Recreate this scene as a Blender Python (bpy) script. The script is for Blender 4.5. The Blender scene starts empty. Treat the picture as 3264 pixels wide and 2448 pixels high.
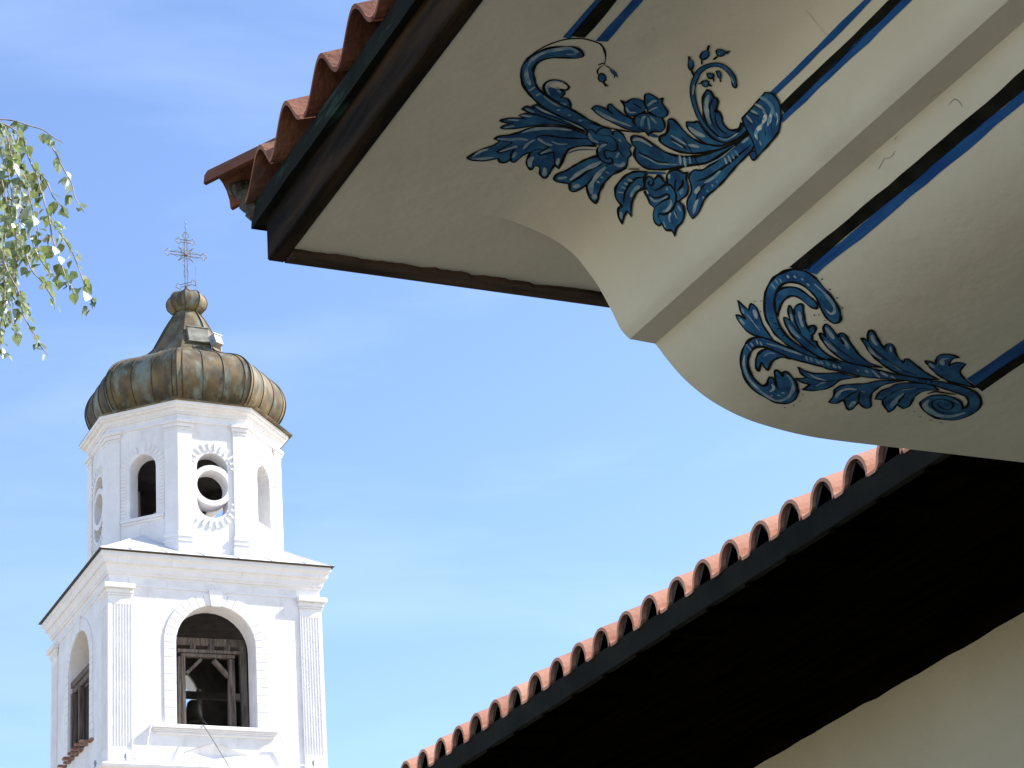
import bpy, bmesh, math, random
from mathutils import Vector, Matrix
from mathutils.geometry import tessellate_polygon
from mathutils import noise as mn
random.seed(7)
PI = math.pi
C = bpy.context.scene.collection
SC = bpy.context.scene

# ------------------------------------------------------------------ camera (eye at the origin, ground 1.6 m below)
cd = bpy.data.cameras.new('camera'); cam = bpy.data.objects.new('camera', cd); C.objects.link(cam)
R_ = Vector((0.906423, -0.416228, -0.071776)); U_ = Vector((-0.108725, -0.394144, 0.912595)); F_ = Vector((0.408137, 0.819393, 0.402516))
cam.matrix_world = Matrix(((R_.x, U_.x, -F_.x, 0), (R_.y, U_.y, -F_.y, 0), (R_.z, U_.z, -F_.z, 0), (0, 0, 0, 1)))
cd.sensor_fit = 'HORIZONTAL'; cd.sensor_width = 36; cd.lens = 7200/3264*36
cd.clip_start = .05; cd.clip_end = 2000
SC.camera = cam

# ------------------------------------------------------------------ sky, sun, exposure
SUN = Vector((3.9, -1.0, 3.3)).normalized()
EL = math.asin(SUN.z); AZ = math.atan2(SUN.x, SUN.y)
w = bpy.data.worlds.new('World'); SC.world = w; w.use_nodes = True
nt = w.node_tree; N = nt.nodes; L = nt.links
bg = N['Background']; bg.inputs['Strength'].default_value = SKY_STRENGTH = .15
sk = N.new('ShaderNodeTexSky'); sk.sky_type = 'NISHITA'; sk.sun_disc = False
sk.sun_elevation = EL; sk.sun_rotation = AZ; sk.altitude = 600; sk.air_density = 1.0; sk.dust_density = 1.3; sk.ozone_density = 2.2
tc = N.new('ShaderNodeTexCoord')
mp = N.new('ShaderNodeMapping'); mp.inputs['Scale'].default_value = (2.2, 3.0, 9.0); mp.inputs['Rotation'].default_value = (.25, .1, .5)
n1 = N.new('ShaderNodeTexNoise'); n1.inputs['Scale'].default_value = 1.7; n1.inputs['Detail'].default_value = 7; n1.inputs['Distortion'].default_value = .5; n1.inputs['Roughness'].default_value = .55
rp = N.new('ShaderNodeValToRGB'); rp.color_ramp.elements[0].position = .47; rp.color_ramp.elements[1].position = .85
rp.color_ramp.elements[0].color = (0, 0, 0, 1); rp.color_ramp.elements[1].color = (1, 1, 1, 1)
mul = N.new('ShaderNodeMath'); mul.operation = 'MULTIPLY'; mul.inputs[1].default_value = .13
mx = N.new('ShaderNodeMix'); mx.data_type = 'RGBA'; mx.inputs['B'].default_value = (5.2, 6.2, 7.4, 1)
L.new(tc.outputs['Generated'], mp.inputs[0]); L.new(mp.outputs[0], n1.inputs['Vector']); L.new(n1.outputs['Fac'], rp.inputs[0])
L.new(rp.outputs[0], mul.inputs[0]); L.new(mul.outputs[0], mx.inputs['Factor']); L.new(sk.outputs[0], mx.inputs['A']); hs = N.new('ShaderNodeHueSaturation'); hs.inputs['Saturation'].default_value = 1.06; hs.inputs['Hue'].default_value = .506
L.new(mx.outputs['Result'], hs.inputs['Color']); L.new(hs.outputs[0], bg.inputs['Color'])
sd = bpy.data.lights.new('sun', 'SUN'); so = bpy.data.objects.new('sun', sd); C.objects.link(so)
sd.energy = 4.7; sd.angle = math.radians(.53); sd.color = (1, .965, .91)
so.rotation_euler = SUN.to_track_quat('Z', 'Y').to_euler()
SC.view_settings.view_transform = 'Standard'; SC.view_settings.look = 'None'; SC.view_settings.gamma = 1
SC.view_settings.exposure = 1.03

# ------------------------------------------------------------------ materials
def mat(name, c1, c2=None, scale=4, rough=.85, bump=.0, bscale=60, metal=0, stretch=(1, 1, 1), detail=5, spec=.3, c3=None, c3scale=1.5, c3pos=(.5, .7), lo=.35, hi=.65, trans=0, c3stretch=None):
    m = bpy.data.materials.new(name); m.use_nodes = True
    n = m.node_tree.nodes; l = m.node_tree.links; p = n['Principled BSDF']
    p.inputs['Roughness'].default_value = rough; p.inputs['Metallic'].default_value = metal; p.inputs['Specular IOR Level'].default_value = spec
    tc = n.new('ShaderNodeTexCoord'); mp = n.new('ShaderNodeMapping'); mp.inputs['Scale'].default_value = stretch
    l.new(tc.outputs['Object'], mp.inputs[0])
    out = None
    if c2:
        t = n.new('ShaderNodeTexNoise'); t.inputs['Scale'].default_value = scale; t.inputs['Detail'].default_value = detail
        r = n.new('ShaderNodeValToRGB'); r.color_ramp.elements[0].position = lo; r.color_ramp.elements[1].position = hi
        r.color_ramp.elements[0].color = (*c1, 1); r.color_ramp.elements[1].color = (*c2, 1)
        l.new(mp.outputs[0], t.inputs['Vector']); l.new(t.outputs['Fac'], r.inputs[0]); out = r.outputs[0]
        if c3:
            t3 = n.new('ShaderNodeTexNoise'); t3.inputs['Scale'].default_value = c3scale; t3.inputs['Detail'].default_value = 8; t3.inputs['Roughness'].default_value = .65
            r3 = n.new('ShaderNodeValToRGB'); r3.color_ramp.elements[0].position = c3pos[0]; r3.color_ramp.elements[1].position = c3pos[1]
            r3.color_ramp.elements[0].color = (0, 0, 0, 1); r3.color_ramp.elements[1].color = (1, 1, 1, 1)
            m3 = n.new('ShaderNodeMix'); m3.data_type = 'RGBA'; m3.inputs['B'].default_value = (*c3, 1)
            mp3 = n.new('ShaderNodeMapping'); mp3.inputs['Scale'].default_value = c3stretch or stretch; mp3.inputs['Location'].default_value = (3.1, 1.7, .4)
            l.new(tc.outputs['Object'], mp3.inputs[0]); l.new(mp3.outputs[0], t3.inputs['Vector']); l.new(t3.outputs['Fac'], r3.inputs[0]); l.new(r3.outputs[0], m3.inputs['Factor'])
            l.new(out, m3.inputs['A']); out = m3.outputs['Result']
        l.new(out, p.inputs['Base Color'])
    else: p.inputs['Base Color'].default_value = (*c1, 1)
    if bump:
        t2 = n.new('ShaderNodeTexNoise'); t2.inputs['Scale'].default_value = bscale; t2.inputs['Detail'].default_value = 6
        b = n.new('ShaderNodeBump'); b.inputs['Strength'].default_value = bump; b.inputs['Distance'].default_value = .02
        l.new(mp.outputs[0], t2.inputs['Vector']); l.new(t2.outputs['Fac'], b.inputs['Height']); l.new(b.outputs[0], p.inputs['Normal'])
    if trans:
        p.inputs['Coat Weight'].default_value = 1.0; p.inputs['Coat Roughness'].default_value = .22; p.inputs['Coat IOR'].default_value = 2.1
        tr = n.new('ShaderNodeBsdfTranslucent'); ms = n.new('ShaderNodeMixShader'); ms.inputs[0].default_value = trans
        if out: l.new(out, tr.inputs['Color'])
        l.new(p.outputs[0], ms.inputs[1]); l.new(tr.outputs[0], ms.inputs[2]); l.new(ms.outputs[0], n['Material Output'].inputs['Surface'])
    return m
M = {}
M['lime'] = mat('white_limewash', (.72, .70, .70), (.82, .80, .80), 2.2, .95, .35, 9, c3=(.60, .58, .56), c3scale=3.5, c3pos=(.55, .8), c3stretch=(1.6, 1.6, .35))
M['limeplain'] = mat('white_limewash_trim', (.76, .74, .74), (.82, .80, .80), 3, .95, .25, 14, c3=(.60, .58, .55), c3scale=5, c3pos=(.60, .82), c3stretch=(1.6, 1.6, .4))
M['shade_and_board'] = mat('interior_shade_and_board', (.035, .03, .028), (.06, .052, .045), 3, .95, .3, 12)  # interior and barrel shade put into the colour; also the dark screen board
M['copper'] = mat('weathered_copper', (.065, .048, .025), (.17, .115, .045), 3.5, .68, .16, 7, metal=.1, c3=(.17, .20, .16), c3scale=2.4, c3pos=(.51, .66), stretch=(1, 1, .75), c3stretch=(1.4, 1.4, .5), spec=.5)
M['copper2'] = mat('darker_weathered_copper', (.045, .034, .02), (.12, .08, .032), 3.5, .68, .16, 7, metal=.1, c3=(.13, .15, .12), c3scale=2.4, c3pos=(.55, .70), stretch=(1, 1, .75), c3stretch=(1.4, 1.4, .5))
M['copper3'] = mat('greener_weathered_copper', (.075, .065, .04), (.17, .13, .065), 3.5, .68, .16, 7, metal=.1, c3=(.19, .215, .18), c3scale=2.4, c3pos=(.46, .62), stretch=(1, 1, .75), c3stretch=(1.4, 1.4, .5))
M['patina'] = mat('pale_patina_sheet', (.15, .14, .11), (.25, .25, .21), 5, .6, .1, 12, metal=.1)
M['tile2'] = mat('sooty_terracotta_tile', (.15, .055, .032), (.27, .12, .07), 8, .88, .35, 45, c3=(.10, .08, .06), c3scale=7, c3pos=(.5, .7))
M['tile3'] = mat('pale_terracotta_tile', (.21, .08, .045), (.28, .12, .07), 8, .85, .3, 45)
M['tilefar2'] = mat('salmon_terracotta_tile', (.42, .19, .12), (.50, .25, .165), 5, .88, .12, 45)
M['tilefar3'] = mat('pale_salmon_tile', (.56, .30, .20), (.61, .35, .24), 5, .88, .12, 45)
M['seam'] = mat('dark_copper_seam', (.045, .035, .022), (.08, .06, .035), 3, .6, 0, metal=.2)
M['galv'] = mat('painted_roof_sheet', (.50, .51, .52), (.64, .65, .66), 1.4, .7, .1, 8, metal=.1)
M['iron'] = mat('wrought_iron', (.16, .15, .14), (.28, .26, .24), 9, .55, 0, metal=.5)
M['oldwood'] = mat('grey_weathered_wood', (.07, .055, .045), (.20, .16, .135), 3, .9, .4, 20, stretch=(8, 8, .7))
M['brick'] = mat('old_brick', (.22, .09, .055), (.36, .24, .19), 9, .95, .5, 20)
M['plaster'] = mat('cream_plaster', (.53, .49, .375), (.60, .56, .44), 1.8, .97, .25, 12, c3=(.43, .395, .29), c3scale=1.6, c3pos=(.55, .9), lo=.3, hi=.7)
M['wall'] = mat('beige_wall_plaster', (.40, .355, .245), (.46, .41, .29), 1.1, .95, .4, 10)
M['wood'] = mat('dark_stained_wood', (.006, .0042, .0025), (.052, .030, .013), 2.5, .85, .35, 30, spec=.08, stretch=(9, .9, 9), lo=.4, hi=.8)
M['woodB'] = mat('worn_eave_board', (.010, .007, .005), (.05, .032, .02), 2.5, .9, .4, 30, spec=.08, stretch=(.9, 9, 9), c3=(.12, .08, .055), c3scale=1.2, c3pos=(.48, .70), c3stretch=(.8, 5, 5))
M['plank'] = mat('near_black_planks', (.0014, .0012, .001), (.005, .004, .0026), 2.5, .9, .3, 20, stretch=(9, .7, 9), spec=.0)  # one near-black tone for planks, decks and rafter ends
M['flash'] = mat('dark_green_copper_flashing', (.005, .006, .004), (.011, .0125, .0085), 5, .9, .2, 20, metal=.0, spec=.1, c3=(.03, .085, .058), c3scale=3.5, c3pos=(.56, .70), c3stretch=(3, .8, 3))
M['gutter'] = mat('grey_eave_flashing', (.007, .007, .0055), (.014, .0135, .010), 4, .85, .2, 20, spec=.1, c3=(.07, .07, .055), c3scale=5, c3pos=(.70, .76))
M['tile'] = mat('terracotta_tile', (.135, .048, .026), (.22, .085, .045), 9, .85, .35, 45, c3=(.16, .085, .055), c3scale=6, c3pos=(.55, .75))
M['tilefar'] = mat('clean_terracotta_tile', (.50, .24, .15), (.56, .29, .19), 5, .88, .12, 45)
M['mortar'] = mat('grey_mortar', (.05, .045, .035), (.13, .12, .095), 12, .95, .8, 25)
M['blue'] = mat('blue_paint', (.012, .05, .135), (.026, .12, .235), 22, .85, .2, 60, spec=.1, c3=(.055, .18, .27), c3scale=9, c3pos=(.60, .78), stretch=(1, 1, 1))
M['bluestripe'] = mat('flat_blue_paint', (.009, .05, .185), (.018, .09, .24), 12, .8, .1, 60, spec=.1, stretch=(5, .5, 5))
M['ink'] = mat('black_paint', (.005, .005, .0035), (.013, .012, .008), 18, .9, .1, 60, spec=.05)
M['pale'] = mat('pale_blue_brush_paint', (.09, .20, .29), (.33, .38, .38), 26, .9, .1, 60)
M['patch'] = mat('worn_paint_showing_plaster', (.12, .25, .38), (.56, .56, .50), 60, .8, .1, 60, lo=.42, hi=.55)
M['crack'] = mat('hairline_crack', (.10, .09, .065), (.2, .18, .13), 30, .95)
M['leaf'] = mat('birch_leaf', (.07, .12, .02), (.27, .33, .09), 14, .36, 0, c3=(.36, .22, .03), c3scale=7, c3pos=(.68, .72), trans=.38, spec=1.0)
M['leafglint'] = mat('pale_glint_leaf', (.34, .39, .25), (.48, .52, .40), 14, .35, 0, trans=.25, spec=.8)  # sun glints put into the leaf colour as a paler tone
M['twig'] = mat('birch_twig', (.20, .14, .12), (.42, .34, .29), 20, .7, 0)
M['catkin'] = mat('birch_catkin', (.05, .06, .025), (.10, .11, .05), 20, .8, 0)
M['bark'] = mat('birch_bark', (.62, .60, .56), (.78, .77, .74), 5, .8, .3, 15, c3=(.05, .045, .04), c3scale=4, c3pos=(.58, .64), stretch=(1, 1, 4))
M['bronze'] = mat('bell_bronze', (.05, .045, .03), (.09, .08, .05), 4, .5, 0, metal=.7)
M['rope'] = mat('grey_cable', (.16, .15, .15), (.26, .25, .25), 12, .8, 0)
M['lamp'] = mat('grey_lamp_housing', (.26, .26, .27), (.34, .34, .35), 4, .5, 0, metal=.2)
M['paving'] = mat('pale_stone_paving', (.33, .28, .195), (.42, .36, .26), .8, .9, .3, 6, c3=(.27, .23, .165), c3scale=.25, c3pos=(.5, .7))

# ------------------------------------------------------------------ object helpers
def tag(o, label=None, cat=None, group=None, kind=None):
    if label: o['label'] = label
    if cat: o['category'] = cat
    if group: o['group'] = group
    if kind: o['kind'] = kind
    return o
ORG = {}
def empty(name, loc, label, cat, group=None):
    o = bpy.data.objects.new(name, None); C.objects.link(o); o.location = loc; ORG[o.name] = Vector(loc)
    o.empty_display_size = .3
    return tag(o, label, cat, group)
def link(name, verts, faces, mats, parent=None, fm=None, smooth=False, loc=None, label=None):
    org = ORG[parent.name] if parent else Vector(loc or (0, 0, 0))
    me = bpy.data.meshes.new(name)
    me.from_pydata([Vector(v)-org for v in verts], [], faces)
    if not isinstance(mats, (list, tuple)): mats = [mats]
    for m in mats: me.materials.append(m)
    if fm: me.polygons.foreach_set('material_index', fm)
    if smooth: me.polygons.foreach_set('use_smooth', [True]*len(me.polygons))
    me.update()
    o = bpy.data.objects.new(name, me); C.objects.link(o)
    ORG[o.name] = org
    if parent: o.parent = parent
    else: o.location = org
    if label: o['label'] = label
    return o
class MB:
    def __init__(s): s.v = []; s.f = []; s.m = []
    def add(s, vs, fs, mi=0, X=None):
        b = len(s.v); s.v += [tuple(X @ Vector(v)) if X else tuple(v) for v in vs]
        s.f += [tuple(i+b for i in f) for f in fs]; s.m += [mi]*len(fs)
    def box(s, x0, x1, y0, y1, z0, z1, mi=0, X=None):
        s.add([(x0, y0, z0), (x1, y0, z0), (x1, y1, z0), (x0, y1, z0), (x0, y0, z1), (x1, y0, z1), (x1, y1, z1), (x0, y1, z1)],
              [(3, 2, 1, 0), (4, 5, 6, 7), (0, 1, 5, 4), (1, 2, 6, 5), (2, 3, 7, 6), (3, 0, 4, 7)], mi, X)
    def prism(s, poly, z0, z1, mi=0, X=None):
        n = len(poly)
        a = sum(poly[i][0]*poly[(i+1) % n][1]-poly[(i+1) % n][0]*poly[i][1] for i in range(n))
        if a < 0: poly = poly[::-1]
        tri = tessellate_polygon([[Vector((p[0], p[1], 0)) for p in poly]])
        vs = [(p[0], p[1], z0) for p in poly]+[(p[0], p[1], z1) for p in poly]
        fs = []
        for t in tri:
            q = [poly[i] for i in t]; ar = (q[1][0]-q[0][0])*(q[2][1]-q[0][1])-(q[2][0]-q[0][0])*(q[1][1]-q[0][1])
            t = tuple(t) if ar > 0 else tuple(t[::-1])
            fs += [tuple(i+n for i in t), tuple(t[::-1])]
        fs += [(i, (i+1) % n, (i+1) % n+n, i+n) for i in range(n)]
        s.add(vs, fs, mi, X)
    def tube(s, pts, r, n=6, mi=0, X=None, closed=False):
        pts = [Vector(p) for p in pts]; N_ = len(pts); vs = []; up = None
        for i, p in enumerate(pts):
            a = pts[i-1] if (i > 0 or closed) else p; b = pts[(i+1) % N_] if (i < N_-1 or closed) else p
            d = (b-a).normalized() if (b-a).length > 1e-9 else Vector((0, 0, 1))
            if up is None: up = Vector((0, 0, 1)) if abs(d.z) < .9 else Vector((1, 0, 0))
            u = d.cross(up).normalized() if d.cross(up).length > 1e-6 else d.orthogonal().normalized(); v = u.cross(d).normalized(); up = v
            rr = r[i] if isinstance(r, (list, tuple)) else r
            vs += [p+u*math.cos(2*PI*k/n)*rr+v*math.sin(2*PI*k/n)*rr for k in range(n)]
        fs = [(i*n+k, i*n+(k+1) % n, ((i+1) % N_)*n+(k+1) % n, ((i+1) % N_)*n+k) for i in range(N_ if closed else N_-1) for k in range(n)]
        if not closed: fs += [tuple(range(n))[::-1], tuple((N_-1)*n+k for k in range(n))]
        s.add(vs, fs, mi, X)
    def loft(s, rings, mi=0, X=None, caps=True):
        n = len(rings[0]); vs = [p for r in rings for p in r]
        fs = [(i*n+k, i*n+(k+1) % n, (i+1)*n+(k+1) % n, (i+1)*n+k) for i in range(len(rings)-1) for k in range(n)]
        if caps: fs += [tuple(range(n))[::-1], tuple((len(rings)-1)*n+k for k in range(n))]
        s.add(vs, fs, mi, X)
    def panel(s, outer, holes, d, X, mi=0, back=True):
        """plate in the local XZ plane, front at y=0, back at y=d, with real openings"""
        loops = [outer]+holes; flat = [p for l in loops for p in l]; n = len(flat)
        tri = tessellate_polygon([[Vector((p[0], p[1], 0)) for p in l] for l in loops])
        vs = [(p[0], 0, p[1]) for p in flat]+[(p[0], d, p[1]) for p in flat]; fs = []
        for t in tri:
            q = [flat[i] for i in t]; ar = (q[1][0]-q[0][0])*(q[2][1]-q[0][1])-(q[2][0]-q[0][0])*(q[1][1]-q[0][1])
            t = tuple(t) if ar > 0 else tuple(t[::-1])
            fs.append(t)
            if back: fs.append(tuple(i+n for i in t[::-1]))
        b = 0
        for li, l in enumerate(loops):
            k = len(l); a = sum(l[i][0]*l[(i+1) % k][1]-l[(i+1) % k][0]*l[i][1] for i in range(k))
            for i in range(k):
                f = (b+i, b+(i+1) % k, b+(i+1) % k+n, b+i+n)
                if (a > 0) == (li == 0): f = f[::-1]
                fs.append(f)
            b += k
        s.add(vs, fs, mi, X)
    def build(s, name, mats, parent=None, smooth=False, loc=None, label=None):
        return link(name, s.v, s.f, mats, parent, s.m, smooth, loc, label)
def bevel(o, wd=.01, seg=1, ang=40):
    m = o.modifiers.new('bevel', 'BEVEL'); m.width = wd; m.segments = seg; m.limit_method = 'ANGLE'; m.angle_limit = math.radians(ang); return o
def arch(cx, z0, z1, hw, n=18):
    """round-headed opening outline, counter-clockwise"""
    zc = z1-hw
    return [(cx-hw, z0), (cx+hw, z0)]+[(cx+hw*math.cos(PI*k/n), zc+hw*math.sin(PI*k/n)) for k in range(n+1)]

# ------------------------------------------------------------------ curves and the cove profile (metres)
HH = 2.8
PROF = [(.600,1,1),(.783,1,1),(.8258,.9995,0),(.8494,.9975,0),(.8731,.9917,0),(.8966,.983,0),(.9151,.9709,0),(.9262,.9577,0),(.937,.9421,0),(.9453,.9261,0),(.9515,.9123,0),(.9578,.8975,0),(.9662,.8889,1),(.9933,.8875,1),(.9976,.882,0),(1.0041,.8731,0),(1.0151,.860,0),(1.0264,.8494,0),(1.0426,.8378,0),(1.0592,.8292,0),(1.0786,.8218,0),(1.0984,.8168,0),(1.1287,.8119,0),(1.16,.8090,0),(1.20,.8082,1),(2.17,.8082,1)]
def cr(p0, p1, p2, p3, t):
    return tuple(.5*((2*b)+(-a+c)*t+(2*a-5*b+4*c-d)*t*t+(-a+3*b-3*c+d)*t**3) for a, b, c, d in zip(p0, p1, p2, p3))
def spline(pts, n, closed=False):
    """pts: (x, y, corner) -> smooth list of (x, y); corner = 1 keeps the point sharp"""
    out = []; N = len(pts)
    for i in range(N if closed else N-1):
        a = pts[i]; b = pts[(i+1) % N]
        p0 = pts[(i-1) % N] if (closed or i > 0) else a
        p3 = pts[(i+2) % N] if (closed or i+2 < N) else b
        if a[2]: p0 = a
        if b[2]: p3 = b
        for k in range(n): out.append(cr(p0[:2], a[:2], b[:2], p3[:2], k/n))
    if not closed: out.append(pts[-1][:2])
    return out
PL = [(x*HH, z*HH) for x, z in spline(PROF, 3)]
PS = [0.]
for _a, _b in zip(PL, PL[1:]): PS.append(PS[-1]+((_a[0]-_b[0])**2+(_a[1]-_b[1])**2)**.5)

def spline3(pts, n):
    pts = [Vector(p) for p in pts]; out = []
    for i in range(len(pts)-1):
        p0 = pts[max(0, i-1)]; p3 = pts[min(len(pts)-1, i+2)]
        for k in range(n): out.append(Vector(cr(tuple(p0), tuple(pts[i]), tuple(pts[i+1]), tuple(p3), k/n)))
    return out+[pts[-1]]

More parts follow.
